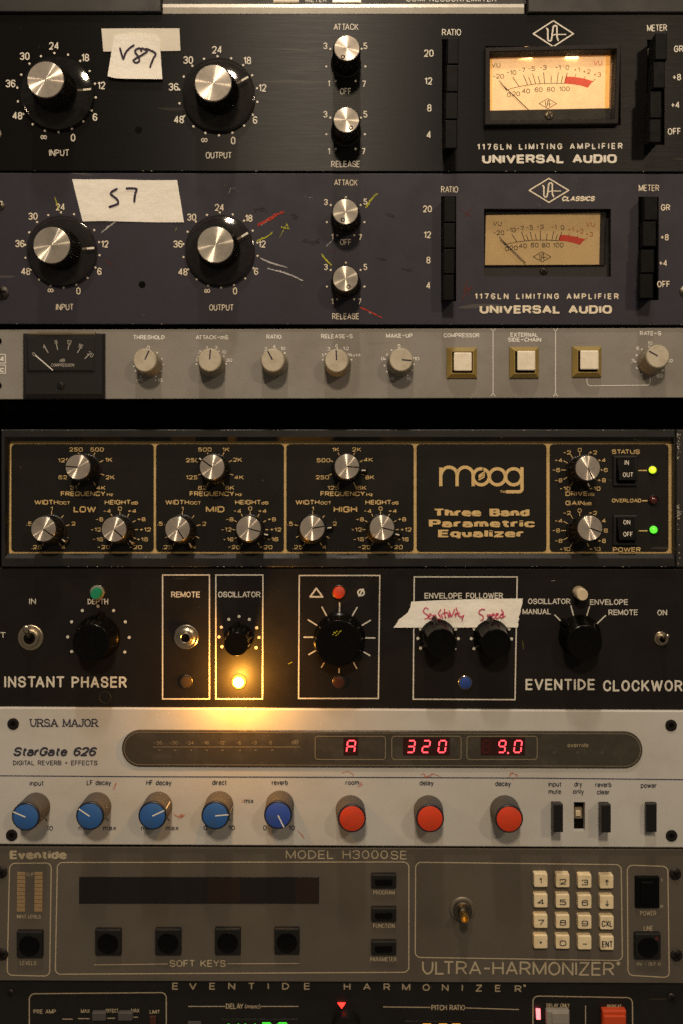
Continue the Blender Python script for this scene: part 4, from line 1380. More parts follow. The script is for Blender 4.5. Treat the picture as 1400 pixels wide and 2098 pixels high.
G3 = dict(wt=2.25, R=3.6, gap=4.0)
FQ = [(-27, 38.5), (-49, 17), (-47, -18), (-22, -40), (21, -40), (45, -19), (48, 17), (29, 38.5)]
for cx, fl, name, nx0, nx1, ft, fa, wc, wt_, wa, hc, ht, ha in (
        (178, ['31', '62', '125', '250', '500', '1K', '2K', '4K'], 'LOW', 151, 197, (160, 957), 176, 106, (89.5, 1084), -35, 246, (234, 1084.5), -42),
        (442, ['62', '125', '250', '500', '1K', '2K', '4K', '8K'], 'MID', 422, 460, (435, 957), 144, 374, (364, 1084), -58, 513, (509.5, 1083), -14),
        (710, ['125', '250', '500', '1K', '2K', '4K', '8K', '16K'], 'HIGH', 684, 732, (711, 956), -3, 641, (640, 1082), 9, 780, (783, 1081), -14)):
    eq_scale((cx, 961), [(s, x, y) for s, (x, y) in zip(fl, FQ)], [-62, -19, 28, 63, 117, 152, 199, 242], 30, 38)
    eq_knob((cx, 961), ft, fa)
    Q_.print('FREQUENCY', cx - 53, cx + 38, 1011.5, 9.6, 'gold_text', **G3)
    Q_.print('Hz', cx + 41, cx + 54, 1013, 6.6, 'gold_text', **G3)
    Q_.print('WIDTH', wc - 35, wc + 14, 1029, 9.4, 'gold_text', **G3)
    Q_.print('OCT', wc + 16, wc + 38, 1030.5, 6.4, 'gold_text', **G3)
    Q_.print('HEIGHT', hc - 31, hc + 22, 1029, 9.4, 'gold_text', **G3)
    Q_.print('dB', hc + 23, hc + 37, 1030.5, 6.4, 'gold_text', **G3)
    Q_.print(name, nx0, nx1, 1043.5, 12.5, 'gold_text', wt=2.5, R=3.8, gap=4.2)
    eq_scale((wc, 1085), [('1', 0, -43), ('2', 45, -12), ('4', 24, 36), ('.5', -46, -12), ('.25', -31, 36)], [90, 50, 15, -60, -27, 165, 205, 240], 29, 38)
    eq_knob((wc, 1085), wt_, wa)
    eq_scale((hc, 1085), [('0', 0, -43), ('-4', -26, -38), ('+4', 25, -38), ('-8', -42, -21), ('+8', 44, -21), ('-12', -49, 0), ('+12', 52, 0), ('-16', -45, 20), ('+16', 46, 20), ('-20', -33, 36), ('+20', 32, 36)],
             [90, 60, 30, 0, -30, -60, 120, 150, 180, 210, 240], 29, 37)
    eq_knob((hc, 1085), ht, ha)
for cy, tip, ang, lab, y in ((963, (1204.5, 959), -64, 'DRIVE', 1011.5), (1087, (1209, 1082), -20, 'GAIN', 1030.5)):
    eq_scale((1188, cy), [('0', 0, -41), ('-2', -26, -36), ('+2', 27, -36), ('-4', -43, -20), ('+4', 45, -20), ('-6', -48, 0), ('+6', 49, 0), ('-8', -43, 21), ('+8', 45, 21), ('-10', -30, 38), ('+10', 31, 38)],
             [90, 120, 150, 180, 210, 240, -60, 60, 30, 0, -30], 27, 38)
    eq_knob((1188, cy), tip, ang, 28)
    Q_.print(lab, 1159, 1204 if lab == 'DRIVE' else 1198, y, 9.2, 'gold_text', **G3)
    Q_.print('dB', 1205 if lab == 'DRIVE' else 1199, 1218 if lab == 'DRIVE' else 1212, y + 1.3, 6.2, 'gold_text', **G3)
Q_.print('STATUS', 1254, 1311, 925.5, 9.2, 'gold_text', **G3)
Q_.print('POWER', 1256, 1313, 1126, 9.4, 'gold_text', **G3)
Q_.print('OVERLOAD', 1254, 1314, 1025.5, 7.6, 'gold_text', wt=2.3, R=3.6, gap=3.6)
Q_.lines([[(1308, 964), (1326, 964)], [(1316, 1026), (1327, 1026)], [(1309, 1087.5), (1327, 1087.5)]], 'gold_text', 2.2)
# wordmark
mb = MB()
w_ = 6.6
zx = lambda x: 870 + x / 5.6
zy = lambda y: 930 + y / 5.6


def arcpts(cx, cy, r, a0, a1, n=20):
    return [(cx + r * math.cos(math.radians(a0 + (a1 - a0) * i / n)), cy - r * math.sin(math.radians(a0 + (a1 - a0) * i / n))) for i in range(n + 1)]


Z = lambda pts: [(zx(x), zy(y)) for x, y in pts]
mb.stroke(Z([(187, 155), (187, 370)]), w_, Q_.t)
mb.stroke(Z(arcpts(283, 243, 91, 180, 0) + [(374, 370)]), w_, Q_.t + .1)
mb.stroke(Z(arcpts(467, 243, 91, 180, 0) + [(559, 370)]), w_, Q_.t + .2)
for i, cx in enumerate((650, 836, 1023)):
    mb.stroke(Z(arcpts(cx, 262, 92, 0, 360, 40)), w_, Q_.t + .3 + .1 * i, False)
mb.stroke(Z([(1119, 152), (1119, 380)] + arcpts(1084, 398, 36, 0, -90, 8) + [(936, 434)]), w_, Q_.t + .25)
mb.poly(Z([(620, 255), (672, 215), (672, 232), (620, 272)]), Q_.t, Q_.t + .4)
mb.stroke(Z([(622, 250), (688, 205)]), 2.6, Q_.t + .7)
mb.stroke(Z([(622, 275), (690, 235)]), 2.6, Q_.t + .7)
mb.stroke(Z([(620, 300), (688, 262)]), 2.6, Q_.t + .7)
mb.stroke(Z([(686, 200), (686, 270)]), 1.6, Q_.t + .8)
text(mb, 'TM', zx(866), zx(930), zy(434), 5.4, Q_.t, wt=2.2)
mb.build('wordmark', 'gold_text', Q_.o, smooth=0)
mb = MB(); mb.stroke(Z([(671, 150), (671, 205)]), 1.8, Q_.t + 1.1); mb.build('wordmark_gap', 'eq_black', Q_.o, smooth=0)
FT = dict(wt=2.5, R=99, gap=5.6, fat=2.2)
for s, x0, x1, y in (('Three Band', 889, 1085, 1050), ('Parametric', 879, 1096, 1072.5), ('Equalizer', 898, 1074, 1093)):
    Q_.print(s, x0, x1, y, 15.5, 'gold_text', name='title_lettering', **FT)
# rockers and leds
for y0, y1, t1, t2 in ((934, 996, 'IN', 'OUT'), (1056, 1118, 'ON', 'OFF')):
    mb = MB()
    R1 = lambda i, dd: [W(x, y, 2)[:2] + (dd,) for x, y in ((1258 + i, y1 - i), (1307 - i, y1 - i), (1307 - i, y0 + i), (1258 + i, y0 + i))]
    mb.loft([R1(0, -9), R1(0, -1), R1(2, 0), R1(5, 0), R1(8, -5)], cap1=True)
    rk = mb.build('rocker_switch', 'black_matte', Q_.o, smooth=15)
    mb = MB()
    X0, X1, ym = 1267, 1303, (y0 + y1) / 2
    P = lambda x, y, dd: W(x, y, 6)[:2] + (dd,)
    mb.loft([[P(x, y0 + 6, 0), P(x, ym - 2, 4), P(x, ym - 2.01, 8.5), P(x, y1 - 13, 12), P(x, y1 - 8, 0), P(x, y1 - 8, -6), P(x, y0 + 6, -6)] for x in (X0, X1)], cap0=True)
    mb.build('rocker_paddle', 'black_plastic', rk, smooth=15)
    mb = MB()
    text(mb, t1, 1284.5, None, y0 + 14, 9.5, 3.2, cw=.75, wt=1.6)
    text(mb, t2, 1287, None, y0 + 38.5, 9.5, 12.0, cw=.75, wt=1.6)
    mb.build('rocker_lettering', 'white_text', rk, smooth=0)


def led(U, px, py, r, mat, d0, h=10, rim=True, label=None):
    c = W(px, py, d0 + h)[:2]
    if rim:
        mb = MB(); mb.ring(px, py, r + 3.2, r + .2, d0, d0 + 3)
        k = mb.build('led_holder', 'black_matte', U.o)
    mb = MB()
    mb.lathe(c, c, d0, h, [(r, d0 - 2, 0), (r, d0 + h * .45, 0), (r * .92, d0 + h * .7, 0), (r * .72, d0 + h * .88, 0), (r * .4, d0 + h * .98, 0), (r * .1, d0 + h, 0)], 28)
    return mb.build('led_lens', mat, U.o, smooth=60, label=label)


led(Q_, 1339.5, 963, 7.6, 'led_yellow', -6, label='lit yellow green lens')
led(Q_, 1341, 1025.5, 8.4, 'led_maroon', -6, label='unlit dark red lens')
led(Q_, 1341.5, 1086, 7.6, 'led_green', -6, label='lit green lens')

# ================================================================== phaser
P_ = Unit('phaser', 'black phaser unit with a burning amber pilot lamp and large glossy knobs', 'audio unit', 700, 1452, 0)
mb = MB(); mb.slab(-60, 1164.5, 1470, 1453.5, -6, 0, bev=1.2, slope=.002); mb.build('faceplate', 'phaser', P_.o, smooth=25)
edge_chips(P_, 0, 1400, 1451.0, -.2, 18, .003); edge_chips(P_, 0, 700, 1166.0, -.2, 8, .002)
E_ = dict(wt=1.95, gap=4.2, cap=1)
for s, x0, x1, y, h_ in (('IN', 60, 74, 1232, 11.5), ('OUT', -27, 12, 1301, 11.5), ('DEPTH', 180, 222, 1232.5, 11.5), ('REMOTE', 351, 410, 1218, 12), ('OSCILLATOR', 447, 534, 1218, 12),
                         ('ENVELOPE', 870, 947, 1220.5, 12), ('FOLLOWER', 955, 1031, 1220.5, 12), ('OSCILLATOR', 1082, 1169, 1232, 11.5), ('MANUAL', 1071, 1129, 1253, 11.5),
                         ('ENVELOPE', 1209, 1287, 1233.5, 11.5), ('REMOTE', 1247, 1307, 1254.5, 11.5), ('ON', 1347, 1367, 1255, 11.5)):
    P_.print(s, x0, x1, y, h_, 'phaser_text', **E_)
for s, x0, x1, y in (('INSTANT', 9, 132, 1397), ('PHASER', 147, 260, 1397.5), ('EVENTIDE', 1077, 1219, 1402.5), ('CLOCKWORKS', 1236, 1438, 1405)):
    P_.print(s, x0, x1, y, 23, 'phaser_text', name='title_lettering', wt=2.0, gap=6.0, cap=1)
P_.print('△', 634, 663, 1214, 21, 'phaser_text', wt=2.0)
P_.print('Ø', 732, 748, 1214, 15.5, 'phaser_text', wt=2.4)
for nm, c in (('a', [(333.5, 1178), (429.5, 1178), (429.5, 1432), (333.5, 1432)]), ('b', [(442.5, 1178), (539, 1178), (538, 1432), (442.5, 1432)]),
              ('c', [(613.5, 1179), (778.5, 1179), (775.5, 1431), (612, 1431)]), ('d', [(849, 1182), (1060, 1182), (1055.5, 1433.5), (847, 1432.5)])):
    P_.lines([['c'] + c], 'phaser_text', 2.5, 'box_outline')
for pts in ([(201, 1242), (169, 1251), (233, 1251), (147, 1274), (257, 1274), (139, 1305), (265, 1306), (147, 1335), (256, 1336)],
            [(490, 1263), (469, 1269), (511, 1269), (454, 1285), (526, 1286), (449, 1305), (531, 1306), (455, 1325), (525, 1327)],
            [(896, 1265), (876, 1270), (862, 1289), (934, 1289), (856.5, 1308), (939.5, 1308.5), (862, 1328), (932, 1329)],
            [(1007, 1265), (986, 1270), (971.5, 1289), (1043.5, 1289), (966, 1308.5), (1048.5, 1309), (971.5, 1329), (1042, 1329)]):
    mb = MB(); dots(mb, pts, 3.1, P_.t); mb.build('dial_scale', 'phaser_text', P_.o, smooth=0)
TK = [[(696, 1235), (696, 1262)], [(660, 1244), (673, 1268)], [(632, 1270), (654, 1284)], [(623, 1305.5), (645, 1305.5)], [(633, 1341), (647, 1333)], [(659, 1367), (664, 1359)],
      [(732, 1244.5), (719, 1267)], [(759, 1271), (739, 1283)], [(748.5, 1307), (768, 1307)], [(746, 1336), (758, 1343)], [(725, 1358), (731, 1369)], [(695, 1370), (695, 1378)]]
P_.lines(TK, 'phaser_text', 2.6, 'dial_scale', cap=1)
P_.lines([[(1137, 1260), (1168, 1291)], [(1170, 1241), (1180, 1278)], [(1208, 1243), (1197, 1280)], [(1241, 1261), (1213, 1288)]], 'phaser_text', 2.4, 'dial_scale', cap=1)


def gloss_knob(base, tip, r, h, ang=None, skirt=1.18, dust=False):
    d0 = 0
    a, b = axis(base, tip, d0, h)
    mb = MB()
    mb.lathe(a, b, d0, h, [(r * skirt, d0 + 1, 0), (r * skirt, d0 + 5, 0), (r * 1.1, d0 + 9, 0), (r * 1.03, d0 + 12, 1), (r * .98, d0 + h - 5, 1), (r * .965, d0 + h - 3.5, 0), (r * .955, d0 + h - 1.2, 0), (r * .90, d0 + h, 0),
                           (r * .80, d0 + h - .6, 0)], 72 if r > 28 else 56, 0.0)
    k = mb.build('knob', 'knob_gloss', P_.o, smooth=40)
    if ang is not None:
        ca, sa = math.cos(math.radians(ang)), math.sin(math.radians(ang))
        nb = MB()
        ring = lambda dd, e, w2: [(a[0] + ca * rr - sa * t, a[1] + sa * rr + ca * t, dd) for rr, t in ((r * .7, -w2), (r * e, -w2 * .3), (r * e, w2 * .3), (r * .7, w2))]
        nb.loft([ring(d0 + 1, skirt + .2, r * .4), ring(d0 + 8, skirt + .2, r * .4), ring(d0 + h * .55, 1.05, r * .15)])
        nb.build('pointer_nose', 'knob_gloss', k, smooth=30)
        cp = MB()
        ring = lambda dd, w2: [(b[0] + ca * rr - sa * t, b[1] + sa * rr + ca * t, dd) for rr, t in ((-r * .78, -w2), (r * .8, -w2), (r * .8, w2), (-r * .78, w2))]
        cp.loft([ring(d0 + h - .4, 1.6), ring(d0 + h + .1, .8)])
        cp.build('pointer_ridge', 'knob_gloss', k, smooth=30)
    return k, b


gloss_knob((201, 1305), (186.5, 1317), 38.5, 52, 80)
gloss_knob((490, 1307), (484, 1320), 25, 50, 95)
kb, bb = gloss_knob((696, 1307), (694, 1318), 48, 40, None, 1.1)
fk = MB()
for q, (x, y) in enumerate(((-8, 20), (-5, 23), (-12, 17), (-2, 18), (-6, 15), (1, 22), (3, 24), (-10, 21))):
    on_face(fk, bb, 40.4, [(x, y), (x + 2.5, y + 2)], 1.5)
fk.build('paint_flecks', 'wax_yellow', kb, smooth=0)
gloss_knob((897, 1305), (905, 1319), 31.5, 50, 100)
gloss_knob((1007, 1305), (1017, 1320), 31.5, 50, 95)
gloss_knob((1188, 1302), (1198.5, 1317), 36.5, 52, 140)


def cap_button(U, base, tip, r, h, mat, label, rim='dark_metal', ry=None):
    a, b = axis(base, tip, U.d, h)
    mb = MB()
    mb.lathe(a, b, U.d, h, [(r * 1.02, U.d - 2, 0), (r, U.d + h * .75, 0), (r * .96, U.d + h * .9, 0), (r * .85, U.d + h, 0)], 36)
    k = mb.build('button_cap', mat, U.o, smooth=40, label=label)
    if rim:
        mb = MB(); mb.ring(base[0], base[1], r + 2.2, r + .3, U.d - 1, U.d + 2.5)
        mb.build('collar', rim, k)
    return k


cap_button(P_, (202, 1212), (195, 1218), 10.5, 30, 'green_cap', 'round green button')
k = cap_button(P_, (200, 1213.5), (198.5, 1214), 14.5, 10, 'wax_grey', None, None)
cap_button(P_, (695, 1213), (695, 1214.5), 12.2, 9, 'red_cap', 'flat round red button')
cap_button(P_, (695, 1397.5), (695, 1398), 11.6, 4, 'maroon', 'unlit maroon lens')
cap_button(P_, (381, 1397), (381, 1397), 11.4, 4, 'clear_lens', 'unlit clear lens')
cap_button(P_, (953.5, 1399), (953.5, 1399.5), 12, 5, 'blue_button', 'flat round blue lens', 'nickel')
cap_button(P_, (1186, 1213), (1194, 1219), 12.5, 30, 'white_button', 'round cream button', None)
# burning lamp
mb = MB()
c = W(489, 1398, 8)[:2]
mb.lathe(c, c, 0, 8, [(14, -1, 0), (13.8, 4, 0), (12.6, 7, 0), (9.5, 8.5, 0), (8.8, 8, 0)], 32, cap=False)
pl = mb.build('pilot_lamp', 'lamp_rim', P_.o, smooth=60, label='lit amber lamp')
mb = MB()
mb.lathe(c, c, 0, 8, [(10.6, 6.5, 0), (9.6, 9.5, 0), (7.5, 11.5, 0), (4, 12.6, 0), (1, 13, 0)], 28)
mb.build('glowing_lens', 'lamp_amber', pl, smooth=60)
for dd, pw, rad in ((27, 0.17, 0.0034), (66, 0.21, 0.0035)):
    PL = bpy.data.lights.new('pilot_lamp_light', 'POINT')
    PL.energy = pw
    PL.color = (1.0, 0.42, 0.05)
    PL.shadow_soft_size = rad
    plo = bpy.data.objects.new('pilot_lamp_light', PL)
    COL.objects.link(plo)
    plo.parent = pl
    plo.location = (0, -dd * S, 0)
# jack
mb = MB()
c = W(381, 1306, 6)[:2]
mb.lathe(c, c, 0, 10, [(25.5, -1, 0), (25, 2.5, 0), (23.5, 3.6, 0), (19.5, 3.6, 0), (19, 5.5, 0), (15.5, 8, 0), (12.5, 8.5, 0), (11.2, 12.5, 0), (9.6, 13, 0), (8.8, 12.4, 0), (8.6, -4, 0)], 48, cap=True)
jk = mb.build('jack_socket', 'nickel', P_.o, smooth=30)
mb = MB(); c2 = W(381, 1306, 9); mb.lathe(c2, c2, 0, 10, [(8.9, 8.6, 0), (8.5, 8.9, 0)], 24); mb.build('jack_hole', 'void', jk, smooth=0)


def toggle(px, py, r, tip, tl, rl):
    mb = MB(); c = W(px, py, 4)[:2]
    mb.lathe(c, c, 0, 10, [(r, -1, 0), (r, 2, 0), (r * .94, 3, 0), (r * .72, 3, 0), (r * .70, 7.5, 0), (r * .62, 9, 0), (r * .46, 9, 0), (r * .44, 2, 0)], 40)
    k = mb.build('toggle_switch', 'nickel_dull', P_.o, smooth=30)
    hb = MB(); hb.lathe(c, c, 0, 10, [(r * .46, 7.6, 0), (r * .45, 8.2, 0)], 24); hb.build('bushing_hole', 'void', k, smooth=0)
    mb = MB()
    a_ = W(px + (tip[0] - px) * .1, py, 3); b_ = W(tip[0], tip[1], tl)
    mb.lathe(a_[:2], b_[:2], 3, tl - 3, [(rl * .8, 3, 0), (rl * .75, tl * .4, 0), (rl, tl * .85, 0), (rl * .9, tl * .96, 0), (rl * .45, tl, 0)], 20)
    mb.build('toggle_lever', 'nickel', k, smooth=50)


toggle(62, 1307, 26, (52, 1287), 42, 6.6)
toggle(1356, 1309, 14.5, (1369, 1303), 38, 4.6)
mb = MB(); mb.ring(215, 1429, 13, 10.5, -.5, .6); mb.build('worn_ring', 'ring_wear', P_.o, smooth=0)
crayon(P_, [(1130, 1191), (1137, 1189.5)], 1.6, 'phaser_text', name='paint_scratch', n=1, jit=.3)
crayon(P_, [(590, 1361), (598, 1357)], 2.0, 'wax_yellow', name='paint_scratch', n=2, jit=.8)
crayon(P_, [(1071, 1312), (1072.5, 1330)], 1.0, 'wax_yellow', name='paint_scratch', n=1, jit=.4)
# tape over it
LE = [(843, 1233), (841.5, 1239), (841, 1244), (838.5, 1249), (837, 1254), (832.5, 1258), (828, 1261.5), (824, 1265), (817.5, 1269), (814.5, 1275), (811, 1280), (806.5, 1286)]
RE = [(1071.5, 1226.5), (1070.5, 1232), (1071, 1237), (1069, 1242), (1067, 1248), (1067.5, 1253), (1065, 1259), (1063, 1264), (1064, 1269), (1061.5, 1274), (1062.5, 1280), (1061, 1285.5)]
rows = []
for k in range(len(LE)):
    row = []
    for i in range(17):
        u = i / 16
        x = LE[k][0] + (RE[k][0] - LE[k][0]) * u
        y = LE[k][1] + (RE[k][1] - LE[k][1]) * u + (1.6 * math.sin(u * 3.1) * (-1 if k == 0 else 0))
        v = k / (len(LE) - 1)
        row.append(W(x, y, 2.4 + .9 * math.sin(u * 9 + v) + 2.2 * max(0, .12 - u) * 8 * (1 - v) * .6))
    rows.append(row)
mb = MB()
nv = 17 * len(rows)
mb.v = [a for rw in rows for a in rw] + [(a[0], a[1], a[2] - 1.2) for rw in rows for a in rw]
for k in range(len(rows) - 1):
    for i in range(16):
        p_ = k * 17 + i
        mb.f.append((p_, p_ + 1, p_ + 18, p_ + 17))
        mb.f.append((nv + p_ + 17, nv + p_ + 18, nv + p_ + 1, nv + p_))
rim = list(range(17)) + [k * 17 + 16 for k in range(1, len(rows))] + [(len(rows) - 1) * 17 + i for i in range(15, -1, -1)] + [k * 17 for k in range(len(rows) - 2, 0, -1)]
for k in range(len(rim)):
    a_, b_ = rim[k], rim[(k + 1) % len(rim)]
    mb.f.append((a_, b_, b_ + nv, a_ + nv))
o = mb.build('masking_tape', 'paper', None, smooth=40)
thing(o, 'torn masking tape strip with Sensitivity and Speed written in pink, on the phaser', 'tape')
Zp = lambda x, y: (790 + x / 4.8276, 1160 + y / 4.8276)
HW = [[(425, 425), (395, 412), (375, 450), (410, 480), (425, 505), (390, 522)],
      [(432, 498), (455, 480), (440, 468), (428, 495), (440, 520), (462, 512)],
      [(468, 485), (472, 520)], [(470, 500), (490, 480), (500, 500), (502, 526), (512, 524)],
      [(548, 430), (525, 470), (545, 500), (535, 525), (518, 520)],
      [(556, 478), (566, 515)], [(585, 425), (590, 490), (600, 510)], [(565, 470), (612, 455)],
      [(618, 465), (625, 500)], [(632, 440), (636, 500)], [(640, 460), (655, 498), (685, 425)],
      [(690, 465), (697, 500)], [(700, 410), (718, 470), (728, 495)], [(695, 470), (735, 462)],
      [(735, 490), (750, 505), (760, 490)], [(776, 482), (765, 515), (758, 532)],
      [(985, 430), (950, 425), (925, 460), (960, 490), (970, 520), (945, 535)],
      [(1010, 478), (1018, 520), (1024, 552)], [(1012, 490), (1035, 478), (1042, 500), (1015, 515)],
      [(1050, 498), (1078, 480), (1062, 470), (1050, 500), (1068, 520), (1085, 508)],
      [(1090, 495), (1118, 475), (1100, 468), (1090, 500), (1105, 515), (1130, 500)],
      [(1165, 480), (1145, 475), (1135, 500), (1155, 510), (1168, 470), (1150, 430)], [(1160, 460), (1165, 500), (1185, 492)]]
handwriting(o, [[Zp(*p) for p in q] for q in HW], 2.1, 3.9, 'pink_marker')

# ================================================================== beige reverb
R_ = Unit('reverb_unit', 'beige reverb unit with blue and red capped knobs and glowing red digits', 'audio unit', 700, 1735, 6)
Wn = (1176, 1641, 1199, 1701)
mb = MB(); mb.slab(-60, 1453, 1470, 1734, -8, 6, holes=[Wn], bev=2.6, slope=.005); mb.build('faceplate', 'beige', R_.o, smooth=25)
edge_chips(R_, 0, 1400, 1454.6, 4.6, 24, .005, 'chip')
D_ = dict(wt=1.9, gap=4.0)
R_.lines([[(-60, 1589), (300, 1591.3), (700, 1592.5), (1100, 1594.2), (1470, 1598)]], 'blue_line', 1.9)
R_.print('URSA MAJOR', 62, 201, 1481, 17, 'dark_text', name='title_lettering', wt=1.8, gap=3.4, serif=True)
R_.print('StarGate 626', 27, 196, 1540, 19, 'dark_text', name='title_lettering', wt=2.5, gap=3.8, slant=.22)
R_.print('DIGITAL REVERB + EFFECTS', 27, 200, 1563, 10, 'dark_text', **D_)
for s, x0, x1, y in (('input', 61, 90, 1605), ('LF decay', 178, 228, 1604), ('HF decay', 300, 352, 1604), ('direct', 435, 465, 1603.5), ('reverb', 557, 590, 1603.5), ('room', 708, 736, 1603.5),
                     ('delay', 860, 889, 1604.5), ('decay', 1015, 1047, 1606), ('input', 1124, 1151, 1607), ('mute', 1124, 1150, 1622), ('dry', 1177, 1193, 1607), ('only', 1174, 1197, 1622),
                     ('reverb', 1220, 1253, 1608), ('clear', 1223, 1250, 1623), ('power', 1313, 1346, 1609.5), ('mix', 501, 520, 1641)):
    R_.print(s, x0, x1, y - .5, 10.5, 'dark_text', **D_)
for s, x, y in (('10', 102, 1697), ('max', 225, 1696), ('min', 172, 1696), ('max', 353, 1696), ('min', 300, 1696), ('0', 421, 1696), ('10', 475, 1696), ('0', 543, 1696), ('10', 598, 1696), ('0', 46, 1697)):
    R_.print(s, x, None, y, 10, 'dark_text', cw=.95, wt=1.8)
for x, y in ((92, 1676), (218, 1676), (343, 1676), (468, 1676)):
    R_.lines([[(x, y), (x + 5, y + 6)]], 'dark_text', 1.8, 'end_tick')
for x, y in ((27.5, 1483), (24.5, 1711), (1375, 1486), (1376, 1712)):
    screw(R_, x, y, 11.8, 6, 'screw_black', kind='socket', name='socket_screw')
# smoked window
mb = MB()
win = lambda g: fillet([(250 + g, 1571 - g, 1), (1317 - g, 1574.5 - g, 1), (1317 - g, 1499 + g, 1), (250 + g, 1495.5 + g, 1)], True, 37.6 - g, 10)
mb.loft([[W(x, y, 9)[:2] + (5,) for x, y in win(0)], [W(x, y, 9)[:2] + (8.2,) for x, y in win(0)], [W(x, y, 9)[:2] + (9.4,) for x, y in win(1.8)]])
wd_ = mb.build('display_window', 'smoked', R_.o, smooth=20)
mb = MB()
mb.stroke(win(4.6), 1.0, 9.7, True)
for x0, x1 in ((646, 790), (803, 945), (957, 1101)):
    mb.stroke(rrect(x0, 1508.5, x1, 1556, 6), 1.5, 9.7, True)
mb.stroke([(314, 1530.5), (615, 1530.5)], 1.1, 9.7)
for s, x in (('-36', 324), ('-30', 356), ('-24', 389), ('-18', 421), ('-12', 453), ('-6', 489), ('-3', 521), ('0', 555)):
    text(mb, s, x, None, 1522, 7, 9.7, cw=.95, wt=1.6)
    mb.stroke([(x + 1, 1537), (x + 5, 1537)], 1.6, 9.7)
text(mb, 'dB', 605, None, 1520.5, 9, 9.7, cw=.9, wt=1.6)
mb.build('window_print', 'faint_text', wd_, smooth=0)
mb = MB(); text(mb, 'override', 1163, 1206, 1526.5, 9, 9.7, wt=1.7); mb.build('window_lettering', 'override_text', wd_, smooth=0)
mb = MB()
for x in (1136, 1184, 1234):
    mb.disc(x, 1542, 3.4, 9.7)
mb.build('unlit_led', 'faint_led', wd_, smooth=0)
SEG = {'a': ((0, 0), (1, 0)), 'b': ((1, 0), (1, .5)), 'c': ((1, .5), (1, 1)), 'd': ((0, 1), (1, 1)), 'e': ((0, .5), (0, 1)), 'f': ((0, 0), (0, .5)), 'g': ((0, .5), (1, .5))}
ON = {'A': 'abcefg', '3': 'abcdg', '2': 'abdeg', '0': 'abcdef', '9': 'abcfgd', '8': 'abcdefg', '1': 'bc', '4': 'bcfg', '7': 'abc'}


def seven(parent, s, x0, y0, x1, y1, d, on='seg_on', w=2.4, off=True, slant=3.0, core=None):
    lit, unl = MB(), MB()
    for k, (p, q) in SEG.items():
        if s == ' ' and True:
            tgt = unl
        else:
            tgt = lit if k in ON[s] else unl
        P = [(x0 + (x1 - x0) * t[0] + slant * (1 - t[1]), y0 + (y1 - y0) * t[1]) for t in (p, q)]
        dx, dy = P[1][0] - P[0][0], P[1][1] - P[0][1]
        L_ = math.hypot(dx, dy); g = 1.5 / L_
        P = [(P[0][0] + dx * g, P[0][1] + dy * g), (P[1][0] - dx * g, P[1][1] - dy * g)]
        tgt.stroke(P, w, d)
    if off:
        unl.build('unlit_segments', 'seg_off', parent, smooth=0)
    return lit.build('digit', on, parent, smooth=0)


mb = MB()
for x0, x1 in ((704, 734), (826, 922), (985, 1076)):
    mb.poly([(x0, 1511), (x1, 1511), (x1, 1548), (x0, 1548)], 9.4, 9.62)
mb.build('digit_bed', 'seg_bed', wd_, smooth=0)
for s, x0, x1 in (('A', 710, 726), ('3', 834, 848), ('2', 865, 879), ('0', 898, 912), (' ', 988, 1002), ('9', 1021, 1034), ('0', 1053, 1067)):
    seven(wd_, s, x0, 1517.5, x1, 1541.5, 9.95, w=2.6)
mb = MB(); mb.poly([(1039.5, 1541), (1043, 1541), (1043, 1544.5), (1039.5, 1544.5)], 9.7, 9.95); mb.build('decimal_point', 'seg_on', wd_, smooth=0)


def tall_knob(base, tip, rt, rb, mat, ang=None, h=56):
    d0 = 6
    a, b = axis(base, tip, d0, h)
    mb = MB()
    mb.lathe(a, b, d0, h, [(rb, d0 + 1, 0), (rb, d0 + 5, 1), (rb * .99, d0 + 12, 1), (rt * .99, d0 + h - 4, .4), (rt * .97, d0 + h - 1, 0), (rt * .93, d0 + h, 0)], 96, .035)
    k = mb.build('knob', 'grey_knob', R_.o, smooth=20)
    mb = MB(); mb.lathe(b, b, d0 + h, 5, [(rt * .985, d0 + h - 5, 0), (rt * .985, d0 + h - 1, 0), (rt * .93, d0 + h + .3, 0), (rt * .8, d0 + h + .3, 0)], 48); mb.build('knob_rim', 'rim_navy', k, smooth=30)
    mb = MB(); mb.lathe(b, b, d0 + h, 5, [(rt * .87, d0 + h - 1, 0), (rt * .87, d0 + h + .7, 0), (rt * .84, d0 + h + 1.1, 0)], 48); mb.build('knob_cap', mat, k, smooth=30)
    if ang is not None:
        ca, sa = math.cos(math.radians(ang)), math.sin(math.radians(ang))
        p = MB(); on_face(p, b, d0 + h + 1.3, [(ca * 0, sa * 0), (ca * rt * .93, sa * rt * .93)], 2.4); p.build('pointer_line', 'white_text', k, smooth=0)
        p = MB()
        k0 = []
        for dd, rr in ((d0 + 13, rb + .5), (d0 + h - 4.5, rt + .4)):
            c = at_axis(a, b, d0, h, dd)
            k0.append((c, rr, dd))
        vs = []
        for c, rr, dd in k0:
            for t in (-1.1, 1.1):
                vs.append((c[0] + ca * rr - sa * t, c[1] + sa * rr + ca * t, dd))
        p.add(vs, [(0, 1, 3, 2)])
        p.build('side_line', 'white_text', k, smooth=0)


